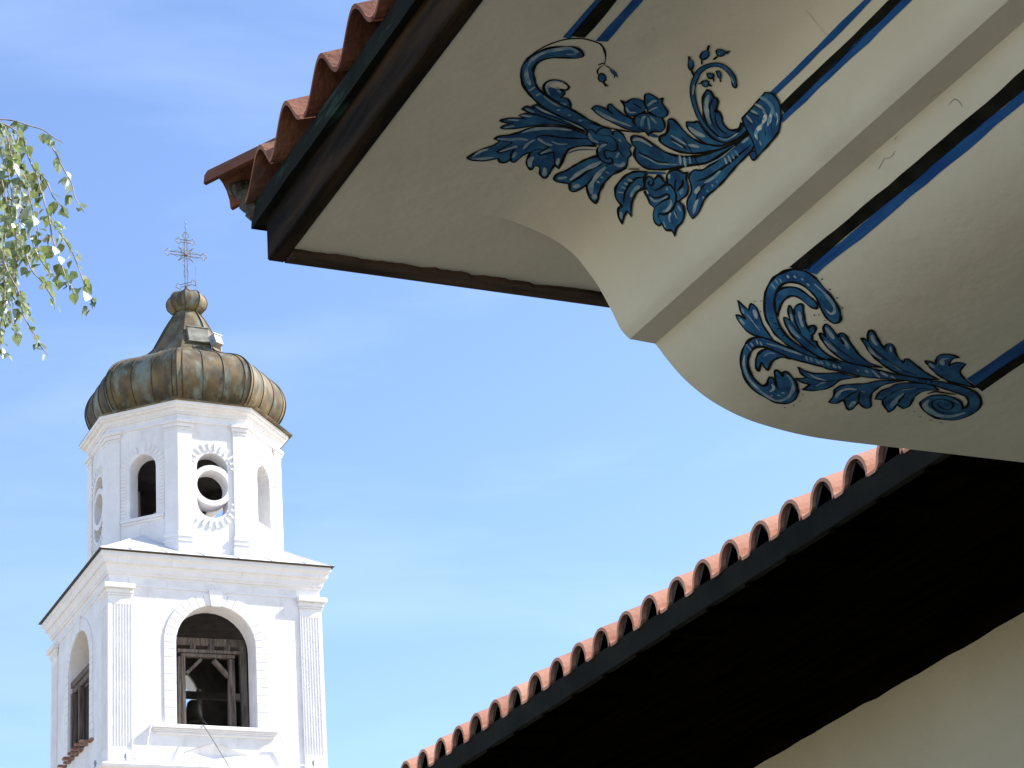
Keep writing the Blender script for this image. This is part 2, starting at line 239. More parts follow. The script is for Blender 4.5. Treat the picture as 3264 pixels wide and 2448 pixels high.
# painted decoration in cove coordinates: kind, group, width (mm), points (girth mm, along mm)
ORN = """
K 1 3.3 408,3989 420,3946 434,3915 462,3883 497,3869 532,3872 549,3878 569,3899 584,3924 596,3954
K 1 2.5 596,3954 591,3967 592,3982 602,3998
K 1 2.5 582,3959 591,3947
K 1 2.1 599,3954 617,3963
F 1 2.6 606,4005 605,3990 617,3994 627,4008 627,4022 615,4019
K 1 2.6 627,4022 642,4038
K 1 2.6 631,4024 647,4036
F 1 1.0 615,3964! 625,3967 639,3976 651,3992! 643,3986 644,3998! 638,3986 626,3977
F 1 3.9 606,4156! 655,4182! 627,4174 571,4144 537,4126 513,4106 501,4085 500,4065 512,4051 536,4053 556,4065 561,4076 558,4086 543,4086! 551,4086 563,4100 562,4118! 580,4119 597,4138
H 1 5.1 529,4115 512,4092 507,4069 518,4055 540,4055
H 1 5.2 531,4081 552,4100
H 1 6.1 568,4143 590,4143
K 1 2.6 534,4092 543,4086
F 1 3.9 691,4231! 634,4209 585,4189 550,4179 524,4166 512,4174! 521,4185 501,4181 495,4196! 517,4205 545,4210 580,4220 623,4227 661,4235 691,4242!
H 1 5.2 502,4191 529,4201
H 1 5.2 522,4174 550,4188 589,4199
H 1 3.5 605,4211 650,4221 679,4230
K 1 2.6 521,4185 559,4198 605,4211 651,4224
F 1 4.0 682,4236! 621,4224 578,4217 545,4210 515,4211 500,4225! 516,4234 490,4241 468,4259 479,4266 497,4266! 486,4280 483,4293 497,4295 520,4284 550,4263 581,4244 607,4235 640,4234!
H 1 6.1 483,4252 510,4247
H 1 5.3 491,4289 511,4274
H 1 5.3 505,4223 532,4221
K 1 2.6 515,4235 527,4236
K 1 2.6 494,4267 505,4261
F 1 4.3 531,3932! 518,3917 496,3907 479,3910 455,3919 432,3938 417,3967 412,3998 417,4030 430,4060 451,4095 479,4124 509,4150 544,4174 581,4191 622,4205 660,4217 691,4231 711,4237! 719,4198! 674,4188 636,4171 608,4159 571,4144 538,4129 508,4111 483,4088 462,4057 446,4027 441,4002 447,3980 466,3964 491,3955 517,3949 531,3939!
H 1 7.5 428,4023 424,3994 429,3966 446,3940 474,3920 490,3914 508,3923 506,3935 491,3940
H 1 7.6 427,4024 445,4062 467,4090
H 1 5.1 475,4115 482,4093
H 1 5.2 501,4129 508,4115
D 1 7.0 581,4172
D 1 7.9 617,4185
D 1 8.8 653,4197
H 1 4.3 520,4125 544,4142 580,4158
F 1 4.5 717,4266! 695,4250 660,4242 629,4239 593,4248 564,4260 547,4279 532,4302 516,4319 497,4330 489,4346! 507,4352! 501,4376 486,4396 472,4424 463,4453! 478,4460 507,4455 530,4440 538,4430! 549,4446 562,4447 569,4435 569,4423! 577,4436 586,4437 589,4417 594,4392 603,4377! 609,4406 621,4437 636,4455 642,4455 643,4436 657,4439 672,4468 691,4480 692,4461 688,4431 685,4410! 703,4423! 695,4385 687,4350 688,4323 708,4299 736,4279!
K 1 5.4 585,4307 603,4291 642,4287 677,4277 710,4260
K 1 3.6 585,4307 611,4328 636,4339! 630,4356 624,4378! 635,4383 645,4370 657,4357! 671,4382 685,4410
K 1 3.6 507,4352 539,4347! 535,4365 521,4401! 531,4405 542,4394 558,4377
K 1 3.2 558,4377 560,4399 569,4423
K 1 2.7 603,4377 611,4359 630,4356
H 1 8.0 542,4297 564,4273 606,4255 653,4247
H 1 7.1 495,4344 525,4338 549,4327 573,4326
H 1 6.3 475,4454 502,4445 526,4430
H 1 5.4 473,4444 482,4413 495,4397
H 1 6.3 528,4400 550,4372 558,4360
H 1 5.4 573,4418 568,4389
H 1 5.4 579,4370 579,4343 586,4318
H 1 8.1 591,4309 618,4326 640,4329
H 1 4.5 629,4311 652,4317 672,4308
H 1 5.4 629,4376 646,4346
H 1 5.5 692,4409 681,4377
H 1 9.1 633,4445 620,4418 618,4395
H 1 9.2 685,4469 669,4434
B 1 4.5 691,4348 708,4318 743,4293
F 1 4.6 757,4313! 742,4344 730,4384 722,4418 710,4446 712,4469 724,4476 741,4470 754,4463! 761,4476 769,4489 779,4487 787,4465 791,4438! 803,4458 822,4481 842,4489 843,4479 831,4443 823,4399 823,4359 831,4324 837,4305! 796,4307!
K 1 4.6 754,4463 762,4423 769,4377 784,4333
K 1 4.6 791,4438 791,4401 794,4364 796,4330
H 1 10.1 720,4463 736,4443
H 1 8.2 749,4449 755,4400 772,4343 777,4323
H 1 8.3 770,4472 777,4450
H 1 8.2 819,4464 801,4432 795,4386 795,4338
H 1 8.3 833,4478 826,4456
D 1 7.3 809,4407
D 1 7.3 808,4384
D 1 7.3 809,4356
F 1 2.7 691,4234 694,4221 714,4231! 711,4222 714,4204 731,4196 751,4211! 745,4197 756,4189 773,4197 788,4211 807,4218! 808,4234 821,4248 822,4267! 835,4299 830,4309 813,4314 802,4313 784,4325 764,4315 746,4291 742,4271 718,4269 699,4252
K 1 3.6 714,4236 733,4225 749,4220 769,4230 784,4252 781,4270 764,4277 766,4290 782,4308 789,4297 799,4308 796,4322 777,4323 757,4309 745,4284 747,4264 753,4249 742,4250 723,4262 707,4254
K 1 2.7 784,4252 816,4272
K 1 2.7 772,4228 776,4223
H 1 6.2 697,4238 713,4258 735,4261
H 1 5.4 754,4295 748,4274 754,4254
H 1 6.3 806,4313 822,4307 824,4287
H 1 4.5 794,4262 799,4288
H 1 3.6 768,4216 779,4222
K 1 3.5 673,4199 719,4194 761,4180 799,4159
F 1 3.5 654,4137! 658,4121 678,4123 694,4127! 683,4107 688,4100 702,4109 730,4121 750,4123 765,4124! 783,4139 806,4145! 788,4162 754,4168 716,4165 682,4155
H 1 7.0 667,4141 711,4155 770,4151
K 1 3.5 694,4127 710,4134
F 1 3.5 776,4080! 764,4094 760,4115 768,4134 787,4145 806,4145 821,4154! 820,4133 836,4117 835,4095 822,4078 808,4070 791,4076!
F 1 3.5 770,4068! 749,4047 734,4045 720,4055 715,4075 701,4074! 717,4087 730,4108 745,4118 757,4108 766,4088
F 1 3.5 772,4070! 755,4050 740,4023 745,4012 764,4013 775,4015 779,4003! 788,4023 812,4040 818,4056 813,4070 791,4076
H 1 4.4 724,4091 740,4104 754,4094
H 1 5.2 765,4055 766,4033 772,4023
H 1 4.3 776,4071 785,4042
H 1 5.3 790,4134 779,4108 778,4092
H 1 4.4 812,4132 786,4093
H 1 4.4 789,4086 814,4099
K 1 2.6 731,4068 760,4072
K 1 2.6 774,4026 782,4028
D 1 4.4 769,4071
B 1 12.4 821,4149 840,4138
F 1 4.4 790,4185 801,4173 830,4171 857,4172 882,4168 908,4149 936,4109 960,4052 975,3983 977,3923 978,3895! 989,3899! 991,3960 981,4034 970,4085 944,4142 925,4186 904,4226 880,4256 855,4262 831,4247 817,4216! 802,4207
K 1 4.5 830,4226 849,4223 882,4214 909,4187
H 1 7.1 799,4197 811,4181 846,4181
H 1 3.6 836,4233 862,4226 889,4216 924,4170
H 1 5.3 911,4141 929,4161
H 1 5.3 922,4132 943,4152
H 1 5.3 931,4117 945,4130
F 1 4.4 829,4067 835,4056 855,4060 878,4067 904,4066 927,4053 952,4020 972,3980 977,3936 974,3898! 986,3896! 982,3967 969,4019 951,4062 930,4102 904,4133 878,4147 854,4149 844,4134 849,4111 840,4085
K 1 4.4 864,4115 889,4114 913,4106
H 1 4.4 860,4107 896,4100 916,4088
H 1 3.5 873,4121 905,4113
H 1 5.3 907,4093 931,4068
F 1 3.5 865,4035! 878,4022 884,4010 898,4014 919,4017 943,4009 969,3985 979,3946! 969,3997 945,4033 917,4051 893,4055 875,4048
H 1 7.8 878,4045 902,4042 923,4028
F 1 4.3 846,3902! 857,3901 872,3911! 876,3907 886,3914 898,3945! 903,3936 918,3941 931,3951 952,3947 967,3923 962,3901! 975,3896! 976,3934 963,3977 937,3993 910,3996 885,3980 864,3954 851,3928
K 1 3.4 872,3911 877,3939 895,3966 920,3980 944,3981
K 1 3.4 900,3947 917,3968 940,3971 956,3961
H 1 6.9 858,3912 868,3941 891,3972 911,3986
S 1 13.6 887,3836 869,3816 845,3807 823,3810 807,3829 800,3859 806,3891 816,3922 836,3953 859,3978 885,3997 913,4005 945,3998 967,3974 977,3927 976,3897
H 1 2.5 881,3831 863,3819
H 1 3.4 829,3943 813,3909
H 1 3.4 948,3993 966,3973 973,3930
F 1 2.5 759,3841! 766,3837 776,3847 782,3862 782,3872! 770,3860
K 1 3.4 754,3829 761,3839
K 1 3.4 783,3869 799,3884
F 1 2.9 776,3787! 783,3785 790,3799 789,3814 782,3820! 775,3812 772,3794
K 1 4.2 779,3785 772,3765
K 1 2.5 784,3820 793,3837
F 1 2.9 795,3771 799,3762 810,3759 816,3761 815,3776 807,3783
K 1 3.3 815,3760 821,3751
K 1 2.5 814,3761 823,3762
K 1 3.3 807,3785 805,3804
F 1 3.0 817,3854! 827,3846 834,3851 834,3862 826,3864
K 1 2.5 835,3855 845,3867
F 1 2.5 830,3831! 837,3826 846,3835 851,3845! 844,3846
K 1 2.5 850,3846 857,3855
F 1 3.0 823,3887 831,3875 839,3883 840,3895 831,3898
K 1 3.4 820,3902 825,3889
K 1 3.4 841,3885 848,3882
D 1 2.5 833,3886
D 1 2.5 827,3856
D 1 2.5 806,3774
F 1 3.5 994,3900! 991,3934 990,3979 988,4030 982,4074 976,4111 962,4135 966,4163 984,4174 998,4189 1005,4216 1018,4232 1038,4239 1050,4236! 1049,4205 1039,4176 1033,4144 1035,4098 1033,4049 1029,4003 1028,3953 1028,3928! 1022,3901!
K 1 3.9 987,4150 998,4115 1005,4072 1011,4020 1013,3969 1016,3916
K 1 3.5 1007,4118 1009,4153 1016,4176 1023,4190
H 1 6.2 1042,4224 1029,4200 1024,4181
H 1 7.1 1006,4179 1003,4150
H 1 5.3 1004,4128 1010,4091 1010,4055
H 1 4.3 997,3938 999,3909
D 1 6.2 1029,4160
D 1 5.3 1024,4135
D 1 5.3 1023,4109
D 1 5.2 1024,4086
H 1 4.3 993,4018 1009,4023
H 1 5.2 995,4003 1014,4007
H 1 5.2 999,3989 1013,3991
H 1 5.2 998,3973 1015,3973
H 1 2.2 972,4099 987,4029 991,3963
K 1 3.4 984,3899 986,3935 983,3972
F 1 4.6 883,4268! 863,4290 851,4320 849,4358 854,4392 869,4418 883,4427 898,4430! 898,4451 914,4471 932,4478! 922,4454 917,4430! 936,4431! 915,4404 904,4373 901,4345 908,4319! 888,4292!
K 1 4.6 887,4290 875,4310 872,4341 877,4374 886,4398 896,4418
H 1 4.5 860,4337 872,4329
H 1 4.6 860,4356 870,4351
H 1 4.6 862,4374 874,4369
H 1 5.5 866,4397 877,4387
H 1 6.4 898,4381 892,4354 894,4326
H 1 6.5 907,4450 921,4468
B 1 8.1 883,4272 919,4222
F 1 4.1 928,4230 922,4210 926,4192 936,4178 950,4170 955,4156! 965,4176 983,4187 994,4208 993,4245 1008,4242 1024,4252 1037,4276 1039,4309 1052,4330! 1035,4329 1023,4348 1001,4348! 1003,4361 989,4369 971,4357 961,4338 945,4341 930,4334 914,4332! 915,4318 902,4311 893,4292 895,4275 908,4271 909,4250 919,4245 930,4247 942,4242!
K 1 4.1 904,4285 906,4297 915,4294 914,4281 905,4271
K 1 4.1 915,4303 929,4296 935,4277 938,4253 948,4236 967,4236 981,4246 993,4268 996,4295 990,4323 981,4335 986,4346 1001,4348
K 1 3.6 918,4322 938,4316 950,4300 956,4273 963,4262 969,4270 964,4291 962,4316 961,4334
K 1 3.6 948,4205 955,4221 968,4234
K 1 4.5 960,4185 969,4200 970,4229
K 1 3.6 993,4245 989,4256
K 1 2.7 1003,4279 1018,4284
H 1 4.5 933,4326 951,4318 964,4271
H 1 4.5 951,4259 947,4250
H 1 5.4 975,4269 984,4277 988,4301 982,4321
H 1 4.5 1000,4296 1005,4312 1017,4318
H 1 4.5 1003,4283 1022,4288
H 1 6.3 934,4225 927,4213
H 1 5.4 981,4227 977,4205
H 1 5.4 999,4259 1016,4259
H 1 4.5 1018,4345 1002,4338
H 1 3.6 913,4319 925,4323
F 1 2.9 949,3775! 962,3759 984,3756 1005,3767 1022,3784 1040,3811! 1045,3854 1049,3923! 1023,3906 996,3899 971,3895 955,3888! 953,3836
H 1 6.7 948,3798 963,3787 985,3785 1008,3794
H 1 5.9 952,3824 972,3814 994,3819
H 1 5.1 956,3848 973,3836
H 1 5.1 957,3870 980,3868
P 1 9.2 989,3786 1000,3808 1011,3833
P 1 11.8 989,3814 999,3845 1002,3868
P 1 8.5 997,3855 1004,3878 1018,3885
P 1 5.0 1002,3784 1017,3792 1025,3807
H 1 3.4 1022,3881 1035,3885
K 1 1.7 953,3857 982,3838
K 1 1.7 951,3830 979,3814
K 1 1.7 959,3880 984,3873
K 1 1.7 1008,3875 1025,3884
K 1 1.7 1011,3845 1025,3855
K 1 1.7 1010,3816 1026,3828
F 1 2.6 1031,3935 1031,3918 1040,3914 1049,3923 1046,3936
K 1 1.8 878,4084 925,4100 973,4111
K 1 2.3 841,4302 864,4275
F 2 4.0 1445,4153 1437,4163 1418,4165 1395,4166 1380,4180 1377,4207 1383,4237 1398,4270! 1377,4254 1360,4231 1350,4206 1353,4179 1364,4155 1381,4141 1408,4137 1433,4139
F 2 4.1 1304,4340! 1319,4338 1341,4333! 1333,4318 1333,4308 1348,4304 1367,4316 1391,4333 1413,4343 1440,4354! 1420,4369 1401,4384 1379,4393 1354,4391 1338,4388 1329,4382! 1335,4373 1351,4364! 1328,4357
H 2 2.7 1341,4347 1365,4350 1398,4358
H 2 7.2 1347,4314 1369,4334
H 2 7.3 1342,4381 1361,4382
H 2 5.5 1324,4347 1339,4355
F 2 4.0 1571,4320! 1535,4316 1497,4307 1460,4295 1430,4278 1412,4261 1416,4254 1428,4254! 1407,4233 1396,4212 1406,4214 1422,4228! 1409,4204 1408,4185 1416,4177 1432,4197 1458,4226 1475,4240! 1471,4227 1477,4216 1486,4222 1493,4241 1494,4253 1508,4272! 1515,4265! 1530,4280 1566,4295 1602,4300!
K 2 3.6 1428,4254 1452,4265 1476,4274 1503,4282 1530,4289
K 2 3.6 1422,4228 1444,4250 1471,4267
K 2 2.7 1475,4240 1485,4246
H 2 6.3 1431,4268 1459,4283 1480,4287
H 2 7.2 1422,4203 1442,4226 1461,4244
H 2 4.5 1414,4232 1432,4249
F 2 4.0 1631,4298! 1593,4286 1558,4271 1526,4252 1504,4232 1510,4227 1521,4231! 1501,4209 1493,4192 1495,4185 1508,4188 1527,4198 1546,4210! 1538,4195 1542,4187 1554,4189 1572,4204 1597,4223 1636,4251 1677,4270 1717,4275!
H 2 7.2 1500,4197 1520,4210 1541,4224
H 2 6.3 1527,4247 1555,4260 1579,4270
H 2 6.3 1552,4204 1568,4216 1594,4239
K 2 2.7 1521,4231 1543,4240 1587,4259 1634,4275
K 2 4.5 1551,4209 1574,4228
F 2 4.1 1743,4277! 1694,4253 1650,4225 1616,4198 1593,4178 1595,4173 1612,4178! 1594,4152 1587,4133 1592,4128 1609,4140 1637,4165 1665,4188! 1657,4166 1664,4157 1679,4166 1699,4190 1721,4210 1748,4228! 1740,4209 1752,4208 1788,4229 1844,4262 1894,4284! 1851,4288 1794,4288
H 2 6.2 1602,4146 1618,4165 1640,4182
H 2 5.4 1626,4200 1658,4224 1689,4237
H 2 4.6 1703,4233 1735,4249 1768,4266
H 2 4.5 1671,4170 1688,4192
K 2 2.7 1612,4178 1653,4209 1703,4233 1766,4262 1822,4278
K 2 2.7 1665,4188 1680,4197
F 2 4.1 1926,4285! 1877,4261 1835,4232 1806,4209 1791,4196! 1806,4195 1830,4205! 1815,4183 1807,4158 1820,4145 1843,4146 1865,4153! 1853,4161 1857,4183 1869,4203! 1873,4183 1888,4178 1905,4182! 1909,4205 1921,4229 1953,4258 1979,4275 2021,4302! 1980,4294
H 2 7.3 1851,4203 1829,4178 1841,4163
H 2 6.4 1811,4207 1840,4226
F 2 4.2 1492,4380! 1466,4385 1449,4394 1442,4414 1444,4441 1456,4469 1471,4489 1481,4495! 1473,4474 1465,4453! 1480,4465 1495,4471! 1490,4454 1483,4431 1484,4408 1491,4391 1509,4382!
H 2 1.8 1457,4431 1459,4405 1471,4394
F 2 4.2 1542,4397! 1565,4399 1589,4394 1613,4376 1636,4356 1660,4352 1694,4347! 1672,4371 1660,4390 1661,4425 1652,4454 1630,4476 1609,4483! 1610,4467 1609,4450! 1588,4452 1564,4447! 1576,4438 1585,4424! 1566,4418
H 2 4.6 1578,4403 1603,4410 1633,4408
H 2 4.6 1628,4450 1630,4430 1636,4417
K 2 2.8 1585,4424 1614,4421 1640,4407 1659,4379
F 2 4.2 1812,4315! 1776,4328 1750,4340 1726,4371 1696,4393 1679,4412 1676,4438! 1692,4468 1702,4507! 1723,4505 1726,4473! 1749,4502 1772,4524 1779,4514 1771,4472! 1795,4492 1814,4498 1814,4480 1789,4444 1773,4412 1770,4370 1784,4340
H 2 7.5 1705,4480 1695,4442 1704,4417 1725,4411
H 2 7.5 1766,4509 1759,4472
H 2 2.8 1741,4412 1754,4415
K 2 3.7 1726,4473 1727,4453 1728,4433 1735,4410
K 2 3.7 1771,4472 1749,4437 1739,4413
F 2 4.2 1891,4314! 1839,4321 1804,4337 1797,4363 1787,4396 1801,4440! 1823,4438! 1840,4462 1885,4504! 1885,4483 1876,4451! 1911,4473! 1914,4450 1895,4401 1893,4367 1909,4347 1933,4341!
K 2 2.8 1827,4412 1823,4389 1832,4361 1867,4346 1908,4338
K 2 3.8 1823,4438 1821,4414
K 2 3.8 1876,4451 1866,4419 1857,4383
H 2 8.5 1874,4477 1857,4427 1852,4384
H 2 2.8 1833,4370 1866,4344
K 2 4.7 1916,4370 1929,4352 1963,4352 1996,4353
F 2 4.7 1400,4403 1407,4384 1423,4366 1442,4355 1477,4345 1522,4330 1568,4318 1616,4310 1577,4309 1634,4295 1685,4290 1742,4292 1806,4289 1865,4293 1911,4294 1961,4299 2020,4317 2058,4341 2094,4381 2114,4426 2114,4467 2099,4497 2069,4505 2030,4500 1981,4472 1934,4430 1928,4401 1937,4374 1963,4365 2000,4372 2037,4391 2070,4428! 2071,4412 2054,4382 2024,4355 1977,4339 1934,4326 1892,4316 1845,4314 1801,4314 1752,4325 1706,4339 1653,4343 1605,4353 1589,4352 1543,4364 1514,4376 1481,4381 1449,4389 1432,4404 1424,4422 1426,4445 1435,4473 1450,4497 1469,4517 1491,4532 1509,4539 1523,4539 1524,4522 1516,4503 1515,4489 1529,4494 1549,4515! 1525,4482 1510,4460 1511,4450 1525,4455 1536,4463! 1528,4448 1531,4437 1550,4445 1574,4461 1595,4486 1611,4513 1620,4547 1615,4571 1597,4584 1568,4584 1536,4580 1505,4571 1475,4552 1451,4531 1431,4506 1412,4470 1401,4435
K 2 3.8 2073,4432 2062,4461 2029,4464 1988,4445 1962,4417 1960,4398 1979,4388 2005,4395 2029,4414 2036,4437 2022,4443 1993,4429 1981,4412 1991,4409
H 2 11.5 1942,4402 1953,4435 1988,4465 2031,4484 2066,4483 2083,4463 2091,4448
H 2 2.8 2009,4384 2037,4401
K 2 2.8 1549,4515 1561,4523
H 2 3.7 1402,4434 1424,4440
H 2 3.7 1406,4416 1419,4423
H 2 4.1 1409,4393 1422,4403
H 2 4.1 1419,4389 1431,4397
H 2 5.5 1434,4380 1460,4362 1490,4351 1521,4342
H 2 3.2 1529,4338 1543,4353
H 2 4.6 1541,4336 1555,4348
H 2 4.6 1552,4331 1574,4345
H 2 4.6 1568,4331 1583,4342
H 2 4.6 1580,4324 1599,4337
H 2 4.6 1601,4324 1618,4338
H 2 3.7 1617,4324 1629,4334
H 2 3.7 1665,4314 1677,4323
H 2 3.7 1686,4306 1699,4315
H 2 4.6 1698,4297 1741,4325
H 2 6.4 1722,4295 1755,4309
H 2 3.7 1758,4303 1780,4313
H 2 6.5 1422,4470 1435,4496 1452,4517 1480,4542 1513,4558 1549,4571 1585,4576 1599,4550 1594,4515 1580,4483 1559,4459 1540,4447
H 2 4.7 1533,4513 1548,4528 1549,4551
D 2 5.7 1562,4562
D 2 6.6 1575,4548
D 2 7.5 1577,4530
K 2 1.8 1834,4289 1845,4304
K 2 1.9 1863,4298 1871,4311
K 2 1.9 1878,4296 1884,4307
F 2 4.5 1506,4166 1510,4147 1496,4123 1474,4102 1442,4085 1414,4078 1381,4071 1355,4080 1336,4101 1327,4124 1319,4163 1321,4201 1333,4239 1352,4270 1378,4301 1404,4318 1431,4330 1460,4335 1492,4336 1534,4331 1572,4322! 1523,4314 1485,4313 1451,4307 1420,4292 1398,4274 1379,4256 1357,4227 1347,4198 1345,4168 1356,4140 1374,4123 1395,4119 1419,4122 1439,4135 1466,4155 1489,4166
H 2 5.3 1393,4089 1431,4092 1464,4107 1481,4127 1479,4141 1461,4136
H 2 4.0 1326,4202 1342,4203
H 2 3.5 1324,4180 1338,4184
H 2 2.7 1329,4166 1340,4171
H 2 5.3 1335,4136 1342,4141
D 2 7.0 1350,4120
D 2 6.1 1366,4107
D 2 7.9 1385,4106
K 2 1.8 1388,4294 1396,4285
K 2 1.8 1404,4304 1411,4293
K 2 1.8 1422,4309 1426,4297
K 2 1.8 1444,4317 1448,4306
N 2 4.4 1396,4058
N 2 4.4 1428,4068
N 2 4.4 1457,4077
N 2 4.4 1486,4098
N 2 3.2 1332,4292
N 2 3.1 1342,4272
N 2 3.2 1361,4301
N 2 4.4 1455,4180
N 2 3.5 1462,4168
N 2 3.6 1483,4174
N 2 4.2 1622,4506
N 2 4.2 1635,4541
N 2 4.3 1634,4571
N 2 4.3 1621,4594
N 2 4.8 1949,4479
N 2 4.8 1984,4503
N 2 4.8 2027,4518
N 2 4.8 2064,4524
C 3 1.1 1278,3391 1276,3366 1288,3359 1300,3362
C 3 1.1 1275,3638 1281,3621 1277,3596
C 3 1.0 1257,3578 1255,3564
C 3 0.8 1285,3676 1272,3633
C 3 0.7 1238,3418 1236,3400 1241,3386
C 3 1.2 630,3779 639,3780
C 3 0.8 878,3512 890,3511 920,3515 954,3514
C 3 0.9 573,4483 585,4485 590,4481 599,4482
C 3 0.9 649,4462 671,4472 697,4497
"""
# ------------------------------------------------------------------ house with deep painted eaves
house = empty('eaved_house', (6.0, 4.0, -1.6), 'plastered house with terracotta tiled eaves and a cream soffit painted with blue scrolls', 'house')
YN, YC, YE = -4.0, 1.684*HH, 1.83*HH         # near end, end of the cove, end of the eave
so_ = MB()
sec = [(x, z) for x, z in PL if x > .672*HH]; sec = [(.672*HH, HH)]+sec
jit = lambda x, y: 0.0
ys = [YN, YC]
n = len(sec); vs = [(x, y, z) for y in ys for x, z in sec]; fs = [(i, i+1, n+i+1, n+i) for i in range(n-1)]
so_.add(vs, [f[::-1] for f in fs])
cap = [(x, z) for x, z in sec if x >= .783*HH]+[(2.17*HH, HH+.05), (.783*HH, HH+.05)]
tri = tessellate_polygon([[Vector((x, z, 0)) for x, z in cap]])
so_.add([(x, YC, z) for x, z in cap], [tuple(t) for t in tri])
soffit = so_.build('eave_soffit', M['plaster'], house, label='cream plastered coved soffit painted with blue scrolls and stripes')
for p in soffit.data.polygons: p.use_smooth = True
es = soffit.modifiers.new('split', 'EDGE_SPLIT'); es.split_angle = math.radians(25)
fl = MB(); fl.box(.672*HH, 2.2*HH, YC, YE-.02, HH, HH+.04)
fl.build('corner_soffit', M['plaster'], house)
# ---- painted decoration: thin paint layers that follow the cove
def onsurf(s, y, off):
    i = 0
    lo, hi = 0, len(PS)-1
    while hi-lo > 1:
        m_ = (lo+hi)//2
        if PS[m_] <= s: lo = m_
        else: hi = m_
    i = lo; t = (s-PS[i])/(PS[i+1]-PS[i])
    x = PL[i][0]*(1-t)+PL[i+1][0]*t; z = PL[i][1]*(1-t)+PL[i+1][1]*t
    nx, nz = NRM[i][0]*(1-t)+NRM[i+1][0]*t, NRM[i][1]*(1-t)+NRM[i+1][1]*t
    return (x+nx*off, y, z+nz*off)
NRM = []
for i in range(len(PL)):
    a = PL[max(0, i-1)]; b = PL[i]; c = PL[min(len(PL)-1, i+1)]
    v = Vector((0, 0))
    for p, q in ((a, b), (b, c)):
        if p != q:
            d = Vector((q[0]-p[0], q[1]-p[1])).normalized(); v += Vector((d.y, -d.x))
    v.normalize(); NRM.append((v.x, v.y))
class Paint:
    def __init__(s): s.bm = bmesh.new(); s.k = 0
    def _lay(s): s.k += 1; return .0012+s.k*.000012
    def poly(s, pts, mi, z=None):
        z = z or s._lay(); vs = [s.bm.verts.new((p[0], p[1], z)) for p in pts]
        for t in tessellate_polygon([[Vector((p[0], p[1], 0)) for p in pts]]):
            try: f = s.bm.faces.new([vs[i] for i in t]); f.material_index = mi
            except ValueError: pass
    def ribbon(s, pts, w, mi, closed=False, taper=True, rnd=.25):
        z = s._lay(); n = len(pts); vs = []
        for i, p in enumerate(pts):
            a = pts[i-1] if (i or closed) else p; b = pts[(i+1) % n] if (i < n-1 or closed) else p
            d = Vector((b[0]-a[0], b[1]-a[1])); d = d.normalized() if d.length > 1e-9 else Vector((1, 0))
            k = 1+rnd*mn.noise(Vector((p[0]*35, p[1]*35, s.k)))*1.6
            if taper and not closed: u = i/(n-1); k *= min(1, .35+2.6*min(u, 1-u))
            h = w*.5*max(.3, k)
            vs.append((s.bm.verts.new((p[0]-d.y*h, p[1]+d.x*h, z)), s.bm.verts.new((p[0]+d.y*h, p[1]-d.x*h, z))))
        for i in range(n if closed else n-1):
            a, b = vs[i], vs[(i+1) % n]
            try: f = s.bm.faces.new((a[0], a[1], b[1], b[0])); f.material_index = mi
            except ValueError: pass
    def dot(s, p, r, mi, asp=1.25):
        s.poly([(p[0]+r*asp*math.cos(2*PI*k/12)*(1+.12*math.sin(k*2.3)), p[1]+r*math.sin(2*PI*k/12)) for k in range(12)], mi)
    def build(s, name, parent, mats, label=None):
        bm = s.bm
        ss = [v.co.x for v in bm.verts]; a, b = min(ss), max(ss)
        for q in PS:
            if a < q < b:
                bmesh.ops.bisect_plane(bm, geom=bm.verts[:]+bm.edges[:]+bm.faces[:], plane_co=(q, 0, 0), plane_no=(1, 0, 0), dist=1e-6)
        for v in bm.verts: v.co = Vector(onsurf(v.co.x, v.co.y, v.co.z))-ORG[parent.name]
        for f in bm.faces:
            f.normal_update()
            if f.normal.z > 0: f.normal_flip()
        me = bpy.data.meshes.new(name); bm.to_mesh(me); bm.free()
        for m_ in mats: me.materials.append(m_)
        o = bpy.data.objects.new(name, me); C.objects.link(o); o.parent = parent; ORG[o.name] = ORG[parent.name]
        if label: o['label'] = label
        return o
PM = [M['blue'], M['ink'], M['pale'], M['patch'], M['crack'], M['bluestripe']]
pa = {'1': Paint(), '2': Paint()}
for line in ORN.strip().split('\n'):
    if line[0] == 'C': pa['c%d' % len(pa)] = Paint()
    kd, gp, wd, rest = line.split(' ', 3); wd = float(wd)/1000; P = pa[gp] if kd != 'C' else list(pa.values())[-1]
    pts = [(int(t.rstrip('!').split(',')[0])/1000, int(t.rstrip('!').split(',')[1])/1000, 1 if t.endswith('!') else 0) for t in rest.split()]
    if kd == 'F':
        q = spline(pts, 5, True); P.poly(q, 0); P.ribbon(q, wd*1.5, 1, True, True, .5)
    elif kd == 'S':
        q = spline(pts, 6); P.ribbon(q, wd*1.1, 1, False, False, .1); P.ribbon(q[1:], wd*.62, 0, False, False, .1); P.dot(q[0], wd*.5, 1, 1); P.dot(q[1], wd*.3, 0, 1)
    elif kd == 'K': P.ribbon(spline(pts, 5), wd*1.65, 1)
    elif kd == 'C': P.ribbon(spline(pts, 4), wd, 4, False, True, .6)
    elif kd == 'H': P.ribbon(spline(pts, 5), wd*1.45, 2, False, True, .35)
    elif kd == 'P': P.ribbon(spline(pts, 7), wd, 3, False, True, .7)
    elif kd == 'B': P.ribbon(spline(pts, 5), wd, 0)
    elif kd == 'D': P.dot(pts[0], wd*.5, 2)
    elif kd == 'N': P.dot(pts[0], wd*.5, 1)
pa['1'].build('painted_scroll', soffit, PM, 'blue painted spray of leaves and flowers tied with a band on the upper cove')
pa['2'].build('painted_scroll', soffit, PM, 'blue painted acanthus scroll on the lower rounded cove')
for key in pa:
    if key[0] == 'c': pa[key].build('plaster_crack', soffit, PM)
